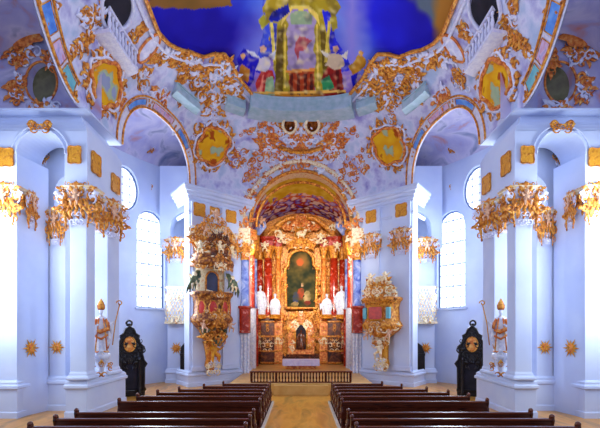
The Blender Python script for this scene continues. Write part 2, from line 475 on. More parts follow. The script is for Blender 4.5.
mb = MB().grid(fres, 900, 110)
fr = painted(mb, 'ceiling', None, fresco_col); struct(fr)
# gilded fresco edge moulding
mb = MB(); mb.tube([vault(theta(u/500), edge_h(theta(u/500)), .08) for u in range(501)], .1, 6)
struct(mb.build('trim_1', 'gold', smooth=True))
mb = MB(); mb.tube([vault(theta(u/500), edge_h(theta(u/500))-.25, .06) for u in range(501)], .08, 6)
struct(mb.build('trim_2', 'whitestucco', smooth=True))

# arch bands
def arch_band(n, y0, y1, s, panels, wband=.75, npt=60):
    def th_y(y):   # solve theta for y on side s
        lo, hi = -PI/2*.9, PI/2
        for _ in range(40):
            m = (lo+hi)/2
            if plan(m)[1] < y: lo = m
            else: hi = m
        return lo if s > 0 else PI-lo
    ths = [th_y(y0+(y1-y0)*(0.5-0.5*math.cos(PI*i/npt))) for i in range(npt+1)]
    path = []
    for th in ths:
        path.append((th, arch_h(th)))
    # perpendicular direction in (th,h) space approximated in 3d
    P3 = [vault(t, h) for t, h in path]; out = []
    for i, p in enumerate(P3):
        t = (P3[min(i+1, npt)]-P3[max(i-1, 0)]).normalized(); _, g = drape(p, 0)
        q = t.cross(g).normalized()
        if q.z < 0: q = -q
        if abs(q.z) < .05:
            q = q if (q.y > 0) == (p.y > (y0+y1)/2) else -q
        out.append(q)
    def f(i, off, d):
        i = max(0, min(npt, i)); k = int(i); fr_ = i-k; k2 = min(k+1, npt)
        p = P3[k].lerp(P3[k2], fr_); q = out[k].lerp(out[k2], fr_)
        r, _ = drape(p+q*off, d); return r
    root = MB().grid(lambda u, v: f(u*npt, v*wband, .1), npt, 4)
    # soffit going outward from the nave
    def sof(u, v):
        p = f(u*npt, 0, .1); c = Vector((p.x, p.y-YC*0, 0)); dr = Vector((s, .12 if y0 > 20 else 0, 0)); return p+dr*(v*.06)
    root.grid(sof, npt, 1)
    root.grid(lambda u, v: f(u*npt, wband, .1*(1-v)), npt, 1)
    o = struct(root.build('trim_%d' % n, 'whitestucco', smooth=True))
    e = MB()
    for off in (.06, wband-.04): e.tube([f(i, off, .14) for i in range(npt+1)], .05, 5)
    e.build('gilded_edge', 'gold', o, True)
    for (i0, i1, m) in panels:
        pm = MB().grid(lambda u, v: f(i0+(i1-i0)*u, .17+v*(wband-.36), .125), 14, 2); pn = pm.build('painted_panel', m, o, True)
        rg = MB(); rg.tube([f(i0+(i1-i0)*u/10, .15, .13) for u in range(11)]+[f(i1, wband-.17, .13)]+[f(i1-(i1-i0)*u/10, wband-.17, .13) for u in range(11)]+[f(i0, .15, .13)], .022, 4)
        rg.build('panel_rim', 'gold', pn, True)
        g, _ = rocaille(lambda u, v, d=0, ii=i1+2: f(ii+u*3, wband/2+v, .13+d), wband*1.3, wband, 5, random.Random(int(i1*7)), .12)
        g.build('scroll_knot', 'gold', o, True)
    return o
for n, s in ((3, -1), (4, 1)):
    arch_band(n, 8.0, 16.7, s, [(28, 33, 'teal'), (36.3, 40, 'blue'), (41, 44.5, 'pinkp'), (45.3, 52, 'teal')], .85)
for n, s in ((5, -1), (6, 1)):
    arch_band(n, 20.45, 26.35, s, [(10, 20, 'blue'), (24, 36, 'pinkp'), (40, 48, 'blue')], .62)

# ambulatory: outer wall with windows, side vaults
def oplan(th): return plan(th, 12.8, 18.0, 2.4)
def o_px(th):
    x, y = oplan(th); return x/y*F+CX
def th_for_px(px, lo=0.0, hi=1.35):      # on the right side (px mirrored) ; px decreases with th
    for _ in range(40):
        m = (lo+hi)/2
        if o_px(m) > px: lo = m
        else: hi = m
    return lo
tw0, tw1 = th_for_px(602-137), th_for_px(602-165)
to0, to1 = th_for_px(602-112), th_for_px(602-139)
def th_oy(y):
    lo, hi = 0, 1.5
    for _ in range(40):
        m = (lo+hi)/2
        if oplan(m)[1] < y: lo = m
        else: hi = m
    return lo
ts0, ts1 = th_oy(21.8), th_oy(24.2)
tn0, tn1 = th_oy(15.9) , th_oy(16.6)
wins = [(tw0, tw1, 4.95, 11.3), (ts0, ts1, 4.9, 11.3)]
oval = (to0, to1, 12.25, 1.35)
def o_w(t0, t1):
    a, b = Vector(oplan(t0)), Vector(oplan(t1)); return (b-a).length
def win_top(t, w_):
    t0, t1, s0, s1 = w_; q = 2*(t-t0)/(t1-t0)-1; r = o_w(t0, t1)/2
    return s1-r+r*math.sqrt(max(0, 1-q*q))
OT = 14.4
for s in (-1, 1):
    cols = sorted(set([i*.012 for i in range(-10, 118)]+[w_[0]+(w_[1]-w_[0])*i/16 for w_ in wins for i in range(17)]+[oval[0]+(oval[1]-oval[0])*i/16 for i in range(17)]))
    cols = [c for c in cols if -.05 < c < 1.36 and oplan(c)[0] > 4.4]
    mb = MB()
    def seg(ta, tb, za0, za1, zb0, zb1):
        xa, ya = oplan(ta); xb, yb = oplan(tb)
        mb.add([(s*xa, ya, za0), (s*xb, yb, zb0), (s*xb, yb, zb1), (s*xa, ya, za1)], [(0, 1, 2, 3)])
    for a, b in zip(cols, cols[1:]):
        m = (a+b)/2; za, zb = 0, 0; done = False
        for w_ in wins:
            if w_[0] <= m <= w_[1]:
                seg(a, b, 0, w_[2], 0, w_[2]); za, zb = win_top(a, w_), win_top(b, w_)
        if oval[0] <= m <= oval[1]:
            def e(t, q):
                k = 2*(t-oval[0])/(oval[1]-oval[0])-1; return oval[2]+q*oval[3]*math.sqrt(max(0, 1-k*k))
            seg(a, b, za, e(a, -1), zb, e(b, -1)); za, zb = e(a, 1), e(b, 1)
        seg(a, b, za, OT, zb, OT)
    # reveals
    outn = lambda t: (lambda x, y: Vector((s*x, (y-YC)*.6, 0)).normalized())(*oplan(t))
    def rev(pts):
        for (ta, za), (tb, zb) in zip(pts, pts[1:]):
            xa, ya = oplan(ta); xb, yb = oplan(tb); pa = Vector((s*xa, ya, za)); pb = Vector((s*xb, yb, zb))
            mb.add([pa, pb, pb+outn(tb)*.45, pa+outn(ta)*.45], [(0, 1, 2, 3)])
    for w_ in wins:
        L = [(w_[0], w_[2])]+[(w_[0]+(w_[1]-w_[0])*i/16, win_top(w_[0]+(w_[1]-w_[0])*i/16, w_)) for i in range(17)]+[(w_[1], w_[2]), (w_[0], w_[2])]
        rev(L)
    rev([(oval[0]+(oval[1]-oval[0])*(.5+.5*math.cos(2*PI*i/32)), oval[2]+oval[3]*math.sin(2*PI*i/32)) for i in range(33)])
    struct(mb.build('wall_%s_outer' % side(s), 'wall'))
    # window units
    for wi, w_ in enumerate(wins):
        n = 1+wi+(0 if s < 0 else 2); a, b = Vector((s*oplan(w_[0])[0], oplan(w_[0])[1])), Vector((s*oplan(w_[1])[0], oplan(w_[1])[1]))
        r = (b-a).length/2; tdir = (b-a).normalized(); nn = outn((w_[0]+w_[1])/2); c = (a+b)/2
        base = Vector((c.x, c.y, 0))+nn*.3; T = Vector((tdir.x, tdir.y, 0))
        def Q(u, z, d=0): return base+T*u+Vector((0, 0, z))+nn*d
        ol = [(-r*1.05, w_[2]-.1), (r*1.05, w_[2]-.1)]+[(r*1.05*math.cos(PI*i/16), w_[3]-r+r*1.05*math.sin(PI*i/16)) for i in range(17)]
        fm = MB()
        oo = [(-r+.03, w_[2]+.03), (r-.03, w_[2]+.03)]+[((r-.03)*math.cos(PI*i/16), w_[3]-r+(r-.03)*math.sin(PI*i/16)) for i in range(17)]
        fm.tube([Q(u, z) for u, z in oo+[oo[0]]], .06, 5, False)
        fo = struct(fm.build('window_%d' % n, 'lead'))
        MB().prism(ol, lambda p: Q(p[0], p[1], .1), lambda p: Q(p[0], p[1], .13)).build('pane', 'pane', fo)
        bm_ = MB()
        for k in range(1, 4):
            u = -r+2*r*k/4; bm_.tube([Q(u, w_[2]), Q(u, w_[3]-r+math.sqrt(max(0, r*r-u*u)))], .022 if k != 2 else .035, 4)
        z = w_[2]+.72; i = 0
        while z < w_[3]-.2:
            hw = r if z < w_[3]-r else math.sqrt(max(0, r*r-(z-w_[3]+r)**2)); bm_.tube([Q(-hw, z), Q(hw, z)], .035 if i % 2 else .022, 4); z += .72; i += 1
        bm_.build('glazing_bars', 'lead', fo)
        MB().prism([(-r-.15, w_[2]-.12), (r+.15, w_[2]-.12), (r+.15, w_[2]+.0), (-r-.15, w_[2]+.0)], lambda p: Q(p[0], p[1], -.42), lambda p: Q(p[0], p[1], .1)).build('window_sill', 'wall', fo)
    # oval window
    n = 5 if s < 0 else 6
    tm = (oval[0]+oval[1])/2; x, y = oplan(tm); nn = outn(tm); base = Vector((s*x, y, oval[2]))+nn*.3; T = Vector((nn.y, -nn.x, 0)); r = o_w(oval[0], oval[1])/2
    fm = MB(); Q = lambda u, v, d=0: base+T*u+Vector((0, 0, v))+nn*d
    fm.tube([Q((r-.02)*math.cos(2*PI*i/32), (oval[3]-.02)*math.sin(2*PI*i/32)) for i in range(33)], .06, 5, False)
    fo = struct(fm.build('window_%d' % n, 'lead'))
    MB().prism([(r*1.1*math.cos(2*PI*i/32), oval[3]*1.1*math.sin(2*PI*i/32)) for i in range(32)], lambda p: Q(p[0], p[1], .1), lambda p: Q(p[0], p[1], .13)).build('pane', 'pane', fo)
    b_ = MB()
    for u in (-.4, 0, .4): b_.tube([Q(u*r*1.2, -oval[3]*.85), Q(u*r*1.2, oval[3]*.85)], .025, 4)
    for v in (-.8, -.3, .3, .8): b_.tube([Q(-r*.85, v*.9), Q(r*.85, v*.9)], .025, 4)
    b_.build('glazing_bars', 'lead', fo)
    # side vault between arcade and outer wall
    def amb(u, v):
        th = -.05+1.38*u; x0, y0 = plan(th); x1, y1 = oplan(th); q = v
        x = (x0*.93)*(1-q)+x1*q; y = (YC+(y0-YC)*.95)*(1-q)+y1*q
        return Vector((s*x, y, OT+1.75*math.cos(q*PI/2)**.55))
    struct(MB().grid(amb, 80, 12).build('ceiling_%s_aisle' % side(s), 'amb', smooth=True))

# transverse arches, pier one and outer column
def arch_slab(mb, x0, x1, y0, y1, z0, ztop, spring, s, rings=20):
    """wall from z0.. ztop with an arched opening between x0 and x1 (absolute |x|)"""
    c, r = (x0+x1)/2, (x1-x0)/2
    for i in range(rings):
        a, b = x0+(x1-x0)*(.5-.5*math.cos(PI*i/rings)), x0+(x1-x0)*(.5-.5*math.cos(PI*(i+1)/rings))
        za, zb = spring+math.sqrt(max(0, r*r-(a-c)**2)), spring+math.sqrt(max(0, r*r-(b-c)**2))
        mb.add([(s*a, y0, za), (s*b, y0, zb), (s*b, y0, ztop), (s*a, y0, ztop), (s*a, y1, za), (s*b, y1, zb), (s*b, y1, ztop), (s*a, y1, ztop)],
               [(0, 1, 2, 3), (5, 4, 7, 6), (0, 4, 5, 1)])
CORN = [(0, 0), (.05, 0), (.05, .12), (.12, .14), (.14, .3), (.26, .36), (.3, .5), (.42, .56), (.44, .72), (.5, .76), (.5, .88), (0, .9)]
PED = [(0, 0), (.12, 0), (.12, .22), (.08, .26), (.08, 1.14), (.16, 1.18), (.16, 1.28), (.1, 1.34), (.1, 1.42), (.03, 1.5), (0, 1.5)]
BASE = [(0, 0), (.1, 0), (.12, .05), (.1, .12), (.05, .15), (.05, .2), (.0, .3)]
def mp(path, s): # path for right side; mirror/reverse for left so that the moulding stays outside
    return [(x, y) for x, y in path] if s > 0 else [(-x, y) for x, y in path][::-1]
def prof(pr, z): return [(d, z+h) for d, h in pr]
for s in (-1, 1):
    sd = side(s)
    t = MB()
    # right-hand side of the travel direction must face the nave; right side pier: travel from outer wall inwards then back
    rect = [(8.5, 21.0), (8.5, 17.1), (9.3, 17.1)]           # inner face then front face (right side)
    base_path = [(8.5, 21.0), (8.5, 17.1), (9.32, 17.1), (9.32, 21.0), (8.5, 21.0)]
    pier = MB()
    def loop(p): return mp(p, s) if s > 0 else mp(p, s)
    def sw(mb_, path, pr):
        # ensure outward = away from the path's centroid for closed loops
        pth = mp(path, s); mb_.sweep(pth, pr)
    # pedestal (closed loop, counter-clockwise on the right-hand rule)
    def closed_box(mb_, x0, x1, y0, y1, pr):
        pth = [(x0, y0), (x0, y1), (x1, y1), (x1, y0)]       # clockwise: outside on the left -> reverse
        pth = [(x0, y0), (x1, y0), (x1, y1), (x0, y1)]
        n = len(pth); k = len(pr); o = len(mb_.v)
        for (cx_, cy_), (dx, dy) in zip(pth, ((-1, -1), (1, -1), (1, 1), (-1, 1))):
            for d, z in pr: mb_.v.append((cx_+dx*d, cy_+dy*d, z))
        for i in range(n):
            for j in range(k-1):
                a, b = o+i*k+j, o+((i+1) % n)*k+j
                mb_.f.append((a, b, b+1, a+1))
        mb_.f.append(tuple(o+i*k+k-1 for i in range(n))); mb_.f.append(tuple(o+i*k for i in range(n))[::-1])
    X = lambda a, b: (min(s*a, s*b), max(s*a, s*b))
    closed_box(pier, *X(8.6, 9.3), 17.2, 20.8, PED)
    o = struct(pier.build('wall_%s_pier_pedestal' % sd, 'wall', bevel=.01))
    for (x0, x1, y0, y1, nm) in ((8.52, 9.2, 17.12, 17.8, 'front'), (8.52, 9.14, 18.95, 20.15, 'rear')):
        c = MB(); closed_box(c, *X(x0, x1), y0, y1, prof([(.1, 0), (.12, .06), (.1, .14), (.04, .18), (.04, .24), (0, .34), (0, 6.9)], 1.5))
        struct(c.build('wall_%s_pier_shaft_%s' % (sd, nm), 'wall', bevel=.09 if nm == 'front' else .02))
    # entablature block above the capitals
    e = MB()
    e.box(*X(8.5, 9.4), 17.1, 20.4, 9.2, 11.42)
    arch_slab(e, 9.4, 11.3, 17.1, 18.7, 9.2, 11.42, 10.5, s)
    e.box(*X(11.3, 13.2), 17.1, 18.5, 0, 11.42)
    e.add([(s*11.3, 17.1, 0), (s*10.98, 18.7, 0), (s*10.98, 18.7, 10.5), (s*11.3, 17.1, 10.5)], [(0, 1, 2, 3)])
    struct(e.build('wall_%s_transverse' % sd, 'wall'))
    # arch mouldings round the transverse arch
    am = MB()
    for off, rr in ((.03, .035), (.2, .05)):
        am.tube([(s*(10.35+(.95+off)*math.cos(PI*i/20)), 17.08, 10.5+(.95+off)*math.sin(PI*i/20)) for i in range(21)], rr, 5)
    struct(am.build('trim_%d' % (7 if s < 0 else 8), 'wall', smooth=True))
    # architrave line and cornice
    path = [(9.45, 20.4), (8.5, 20.4), (8.5, 17.1), (13.2, 17.1)]
    for (pr, z, nm, pth) in ((CORN, 11.42, 9, path), ([(0, 0), (.05, 0), (.05, .08), (.1, .12), (.1, .2), (.0, .22)], 10.45, 11, [(9.3, 20.4), (8.5, 20.4), (8.5, 17.1), (9.4, 17.1)]),
                         ([(0, 0), (.08, 0), (.1, .1), (.04, .14), (.0, .3)], 9.2, 13, [(9.3, 20.4), (8.5, 20.4), (8.5, 17.1), (9.4, 17.1)])):
        c = MB(); c.sweep(mp(pth, s)[::-1], prof(pr, z))
        struct(c.build('trim_%d' % (nm+(0 if s < 0 else 1)), 'wall'))
    top = MB(); top.box(*X(8.5, 9.4), 17.1, 20.4, 12.25, 12.33); top.box(*X(9.4, 13.2), 17.1, 18.7, 12.25, 12.33)
    struct(top.build('wall_%s_cornice_top' % sd, 'wall'))
    # transverse upper wall, with deep oval opening
    u = MB(); cx_, cz_, ra, rb = 10.8, 13.8, .66, .86
    N = 40
    ring = [(cx_+ra*math.cos(2*PI*i/N), cz_+rb*math.sin(2*PI*i/N)) for i in range(N)]
    def outp(i):
        g = 2*PI*i/N; c_, q = math.cos(g), math.sin(g); k = 1/max(abs(c_)/2.55, abs(q)/3.2) if True else 1
        x = cx_+c_*k; z = cz_+q*k; return (max(8.3, min(13.2, x)), max(12.3, min(16.3, z)))
    vs = [(s*x, 17.9, z) for x, z in ring]+[(s*outp(i)[0], 17.9, outp(i)[1]) for i in range(N)]+[(s*(x-.12), 18.2, z) for x, z in ring]
    fs = [(i, (i+1) % N, N+(i+1) % N, N+i) for i in range(N)]+[(i, (i+1) % N, 2*N+(i+1) % N, 2*N+i) for i in range(N)]
    u.add(vs, fs); struct(u.build('wall_%s_upper_transverse' % sd, 'amb'))
    od = thing('aisle_oval_opening', 'deep oval opening in the %s aisle vault, dark inside painted olive' % sd, 'wall opening', (s*cx_, 18.5, cz_))  # the opening's dark interior is painted on as an olive panel
    d = MB(); d.prism([((cx_-.12)+ra*math.cos(2*PI*i/N)*1.02, cz_+rb*1.02*math.sin(2*PI*i/N)) for i in range(N)], lambda p: (s*p[0], 18.18, p[1]), lambda p: (s*p[0], 18.25, p[1])); d.build('painted_panel', 'olive', od)
    d = MB(); d.tube([(s*x, 17.88, z) for x, z in ring+[ring[0]]], .05, 6, False)
    d.build('gilded_rim', 'orange', od, True)
    # back pilaster in the side aisle with second arch
    b_ = MB(); closed_box(b_, *X(10.28, 10.98), 18.75, 19.2, prof(PED, 0)); b_.box(*X(10.28, 10.98), 18.75, 19.2, 1.4, 8.9)
    arch_slab(b_, 9.3, 10.95, 19.1, 19.6, 8.9, 14.6, 9.6, s); b_.box(*X(10.95, 12.9), 19.1, 19.6, 0, 14.6)
    struct(b_.build('wall_%s_aisle_pilaster' % sd, 'wall'))
    fo = MB(); closed_box(fo, *X(11.32, 13.0), 17.1, 18.4, PED); struct(fo.build('wall_%s_outer_pedestal' % sd, 'wall'))
    fo = MB(); 
    # second pier: oblique face
    FP = [(7.35, 27.1), (6.85, 26.35), (4.15, 28.95), (3.62, 29.5), (3.62, 30.4), (6.3, 30.4)]
    poly = [(s*x, y) for x, y in FP]
    p2 = MB(); p2.prism(poly, lambda p: (p[0], p[1], 0), lambda p: (p[0], p[1], 12.3))
    # recessed shafts on the oblique face
    struct(p2.build('wall_%s_second_pier' % sd, 'wall'))
    path = [(8.0, 28.0), (7.35, 27.1), (6.85, 26.35), (4.15, 28.95), (3.62, 29.5), (3.62, 30.4)]
    pp = [(s*x, y) for x, y in path]
    if s > 0: pp = pp[::-1]
    PED2 = [(0, 0), (.12, 0), (.12, .22), (.08, .26), (.08, .62), (.16, .66), (.16, .76), (.1, .82), (.1, .9), (.03, .98), (0, .98)]
    for (pr, z, nm, mt) in ((CORN, 11.42, 15, 'wall'), (PED2, 0, 17, 'wall'), ([(0, 0), (.05, 0), (.05, .08), (.1, .12), (.1, .2), (.0, .22)], 10.6, 19, 'wall')):
        c = MB(); c.sweep(pp, prof(pr, z)); struct(c.build('trim_%d' % (nm+(0 if s < 0 else 1)), mt))
    dirv = Vector((s*(4.15-6.85), 28.95-26.35)).normalized(); nv = Vector((-dirv.y*s*-1, 0)); nrm = Vector((dirv.y, -dirv.x)) if s < 0 else Vector((-dirv.y, dirv.x))
    if nrm.y > 0: nrm = -nrm
    o0 = Vector((s*6.85, 26.35))
    sh = MB()
    for a0, a1 in ((.15, 1.25), (2.35, 3.5)):
        q = [o0+dirv*a0, o0+dirv*a1, o0+dirv*a1+nrm*.14, o0+dirv*a0+nrm*.14]
        sh.prism(q, lambda p: (p.x, p.y, .95), lambda p: (p.x, p.y, 9.9))
        q = [o0+dirv*(a0-.08), o0+dirv*(a1+.08), o0+dirv*(a1+.08)+nrm*.2, o0+dirv*(a0-.08)+nrm*.2]
        sh.prism(q, lambda p: (p.x, p.y, .95), lambda p: (p.x, p.y, 1.25))
        sh.prism(q, lambda p: (p.x, p.y, 9.9), lambda p: (p.x, p.y, 11.4))
    struct(sh.build('wall_%s_pier_strips' % sd, 'wall'))
    # pilaster on the outer wall beside the second pier, with arch springing
    b2 = MB(); closed_box(b2, *X(7.65, 8.85), 28.5, 29.3, [(d, z) for d, z in PED2]); b2.box(*X(7.65, 8.85), 28.5, 29.6, .9, 8.3)
    arch_slab(b2, 6.4, 8.6, 28.3, 29.2, 9.4, 14.3, 10.2, s)
    b2.box(*X(8.6, 9.3), 28.3, 29.2, 8.9, 14.3)
    struct(b2.build('wall_%s_far_pilaster' % sd, 'wall'))
    # choir side walls
    cw = MB(); cw.box(*X(3.95, 4.3), 30.3, 37.6, 0, 10.9); cw.box(*X(3.5, 4.3), 29.5, 30.4, 9.6, 10.9)
    struct(cw.build('wall_%s_choir' % sd, 'cream'))

# choir arch wall + barrel vault
mb = MB()
R0 = 3.5
def carch(u, v):
    a = PI*u; x = R0*math.cos(a); z = 10.9+R0*math.sin(a)
    xx, yy = x, 0
    # nave cove edge y at this point
    r = math.sqrt(max(0, 1-(max(0, z-H0)/HV)**2)); q = min(1, abs(x/(A*r)))
    yn = YC+B*r*(1-q**NS)**(1/NS)
    return Vector((x, yn*(1-v)+30.8*v, z))
mb.grid(carch, 60, 4)
struct(mb.build('wall_choir_arch', 'cream', smooth=True))
def choir_col(p):
    q = (p.y-30.5)/5.5; ang = math.atan2(p.z-10.9, p.x); k = nz(p, 1.6)+.5*nz(p, 4); k2 = nz(p+Vector((5, 3, 1)), 2.4)
    c = mix((206, 96, 26), (226, 170, 90), .5+k)
    if .02 < q+k*.12 < .58 and .8 < ang < PI-.8: c = mix((214, 176, 30), (236, 210, 80), .5+k)
    elif q >= .36:
        c = mix((190, 50, 20), (226, 130, 70), .5+k*1.2) if q < .72 else mix((110, 20, 10), (180, 60, 20), .5+k*1.2)
        if k2 > .12: c = mix((60, 50, 190), (190, 170, 220), (k2-.12)*4)
        if k2 < -.2: c = (230, 206, 200)
    else:
        if k2 > .25: c = (235, 225, 230)
        if k2 < -.35: c = (120, 50, 20)
    return c
mb = MB().grid(lambda u, v: Vector((3.95*math.cos(PI*u), 30.3+7.4*v, 10.9+(3.85-1.35*v)*math.sin(PI*u))), 120, 90)
o = painted(mb, 'ceiling_choir', None, choir_col); struct(o)
mb = MB().box(-4.3, 4.3, 37.4, 37.8, 0, 15); struct(mb.build('wall_choir_end', 'orange'))
# rib moulding of the choir arch
for (rad, rr, m, yy) in ((3.45, .12, 'gold', 29.2), (3.95, .16, 'cream', 29.15), (3.2, .1, 'gold', 30.9)):
    mb = MB(); pts = []
    for i in range(41):
        a = PI*i/40; x = rad*math.cos(a); z = 10.9+rad*math.sin(a); r = math.sqrt(max(0, 1-(max(0, z-H0)/HV)**2))
        q = min(1, abs(x/(A*r))); yn = YC+B*r*(1-q**NS)**(1/NS) if yy < 30 else 30.9
        pts.append((x, min(yn, 29.6 if yy < 30 else 99)-.05, z))
    mb.tube(pts, rr, 6); struct(mb.build('trim_%d' % (21+int(rad*10) % 10), m, smooth=True))
# altar platform with steps
mb = MB(); mb.box(-3.9, 3.9, 23.2, 37.4, 0, .6); mb.box(-1.45, 1.45, 22.85, 23.2, 0, .55); mb.box(-3.5, 3.5, 29.2, 37.4, .6, .7)
struct(mb.build('floor_choir', 'step', bevel=.02))

# ================================================================== THINGS
def bake(mb, voxel, smooth=True, sm=2):
    """fuse the pieces of a modelled figure into one continuous surface"""
    me = bpy.data.meshes.new('tmp'); me.from_pydata(mb.v, [], mb.f); me.update()
    o = bpy.data.objects.new('tmp', me); COL.objects.link(o)
    r = o.modifiers.new('r', 'REMESH'); r.mode = 'VOXEL'; r.voxel_size = voxel
    q = o.modifiers.new('s', 'SMOOTH'); q.iterations = sm; q.factor = .5
    bpy.context.view_layer.update()
    ev = o.evaluated_get(bpy.context.evaluated_depsgraph_get()); m2 = bpy.data.meshes.new_from_object(ev)
    bpy.data.objects.remove(o)
    for p in m2.polygons: p.use_smooth = smooth
    return m2
def mesh_obj(name, me, m, parent=None, mtx=None):
    o = bpy.data.objects.new(name, me); COL.objects.link(o)
    if len(me.materials) == 0: me.materials.append(M[m])
    if parent is not None: o.parent = parent
    if mtx is not None: o.matrix_local = mtx
    return o
def L(mb, t):      # bring locally modelled vertices to the thing's own frame (build() inverts it again)
    mw = W(t); mb.v = [tuple(mw @ Vector(v)) for v in mb.v]; return mb

def fingers(mb, c, d, sz):
    c = Vector(c); d = Vector(d).normalized(); sd_ = d.cross(Vector((0, 1, 0)))
    if sd_.length < .1: sd_ = Vector((1, 0, 0))
    sd_.normalize(); mb.ell(c, (sz*.5, sz*.35, sz*.5), 8, 6)
    for k, l in ((-1.5, .75), (-.5, .95), (.5, 1.0), (1.5, .85)):
        a = c+sd_*k*sz*.24+d*sz*.3; mb.tube([a, a+d*sz*l*.6, a+d*sz*l+Vector((0, 0, -.2*sz))], [sz*.13, sz*.12, sz*.08], 5)
    a = c+sd_*-.4*sz; mb.tube([a, a-sd_*.35*sz+d*.35*sz], [sz*.14, sz*.1], 5)
def robed(h=2.2, arm_l=((-.42, -.1, 1.25), (-.5, -.38, 1.32)), arm_r=((.36, -.1, 1.2), (.2, -.42, 1.3)), lean=.04, cape=True, seed=0, seated=False):
    """standing robed figure facing -y, feet at the origin; height about h"""
    k = h/2.2; mb = MB(); rng = random.Random(seed)
    hip = 1.0
    def ringp(z, rx, ry, cx=0, cy=0, fold=0, n=28, ph=0):
        out = []
        for i in range(n):
            a = 2*PI*i/n; f_ = 1+fold*math.sin(7*a+ph)+fold*.6*math.sin(11*a+ph*2)
            out.append((cx+rx*f_*math.cos(a), cy+ry*f_*math.sin(a), z))
        return out
    rings = [(0, .36, .3, 0, .09), (.08, .37, .31, 0, .1), (.5, .33, .27, lean, .09), (.95, .29, .23, lean, .06), (1.2, .24, .19, lean*.5, .03), (1.45, .27, .2, 0, .02), (1.66, .29, .18, 0, .0), (1.76, .2, .14, 0, 0), (1.82, .08, .08, 0, 0), (1.92, .07, .07, 0, -.0)]
    if seated:
        rings = [(0, .36, .3, 0, .09), (.3, .36, .36, 0, .1), (.62, .38, .42, 0, .06), (.72, .32, .3, 0, .04), (.95, .25, .2, 0, .02), (1.2, .28, .19, 0, 0), (1.3, .2, .14, 0, 0), (1.38, .08, .08, 0, 0), (1.46, .07, .07, 0, 0)]
    vs = []; n = 28
    for (z, rx, ry, cx, fo) in rings: vs += ringp(z, rx, ry, cx, (-.1 if seated and z < .7 else 0), fo, n, z*2)
    fs = [(i*n+j, i*n+(j+1) % n, (i+1)*n+(j+1) % n, (i+1)*n+j) for i in range(len(rings)-1) for j in range(n)]
    fs += [tuple(range(n))[::-1], tuple((len(rings)-1)*n+j for j in range(n))]
    mb.add(vs, fs)
    zt = -.46 if seated else 0
    mb.ell((0, -.02, 2.02+zt), (.105, .125, .15), 12, 10)
    mb.tube([(0, -.13, 2.06+zt), (0, -.165, 2.0+zt), (0, -.13, 1.985+zt)], [.012, .022, .02], 6)      # nose
    for q in (-1, 1):
        mb.ell((q*.105, 0, 2.02+zt), (.02, .03, .04), 6, 5)
        mb.ell((q*.04, -.118, 2.055+zt), (.022, .014, .012), 6, 4)
    mb.tube([(-.035, -.125, 1.945+zt), (0, -.138, 1.942+zt), (.035, -.125, 1.945+zt)], .011, 5)
    for sg, (el, ha) in ((-1, arm_l), (1, arm_r)):
        el, ha = Vector(el)+Vector((0, 0, zt)), Vector(ha)+Vector((0, 0, zt)); sh = Vector((sg*.26, 0, 1.64+zt))
        mb.tube([sh, sh.lerp(el, .5), el, el.lerp(ha, .5), ha], [.1, .1, .1, .09, .055], 8)
        # hanging sleeve
        mid = el.lerp(ha, .6); mb.tube([el, mid, mid+Vector((0, 0, -.32)), mid+Vector((0, 0, -.5))], [.09, .1, .09, .03], 8)
        fingers(mb, ha+(ha-el).normalized()*.06, (ha-el), .1)
    if cape:
        for q in (-1, 1):
            mb.tube([(q*.2, .02, 1.72+zt), (q*.36, .04, 1.2+zt), (q*.4, .02, .7), (q*.3, -.02, .25)], [.08, .14, .14, .07], 8)
    mb.v = [(x*k, y*k, z*k) for x, y, z in mb.v]
    return mb
fig_stand = bake(robed(2.2), .022); fig_seat = bake(robed(2.2, seated=True), .025)
def putto_mesh():
    mb = MB(); mb.ell((0, 0, .32), (.11, .09, .15), 10, 8); mb.ell((0, -.01, .56), (.1, .1, .11), 10, 8)
    mb.tube([(0, 0, .42), (0, 0, .5)], .05, 6); mb.ell((0, -.105, .55), (.02, .02, .02), 5, 4)
    for q in (-1, 1):
        mb.tube([(q*.08, 0, .42), (q*.19, -.06, .36), (q*.24, -.14, .44)], [.045, .04, .028], 6); fingers(mb, (q*.25, -.16, .46), (q*.3, -.5, .5), .04)
        mb.tube([(q*.06, -.02, .22), (q*.13, -.14, .14), (q*.12, -.1, -.02)], [.06, .055, .035], 6); mb.ell((q*.12, -.13, -.03), (.03, .05, .02), 6, 4)
        mb.tube([(q*.04, .07, .42), (q*.16, .12, .54), (q*.3, .12, .6)], [.03, .06, .015], 6)
    return mb
putto = bake(putto_mesh(), .017, sm=1)
def add_putto(parent, loc, rz=0, k=1.0, m='skin', name='putto_figure'):
    o = bpy.data.objects.new(name, putto if m == 'skin' else putto_var(m)); COL.objects.link(o); o.parent = parent
    o.matrix_local = Matrix.Translation(Vector(loc)) @ Matrix.Rotation(rz, 4, 'Z') @ Matrix.Scale(k, 4); return o
_pv = {}
def putto_var(m):
    if m not in _pv:
        c = putto.copy(); c.materials.clear(); c.materials.append(M[m]); _pv[m] = c
    return _pv[m]
putto.materials.append(M['skin'])

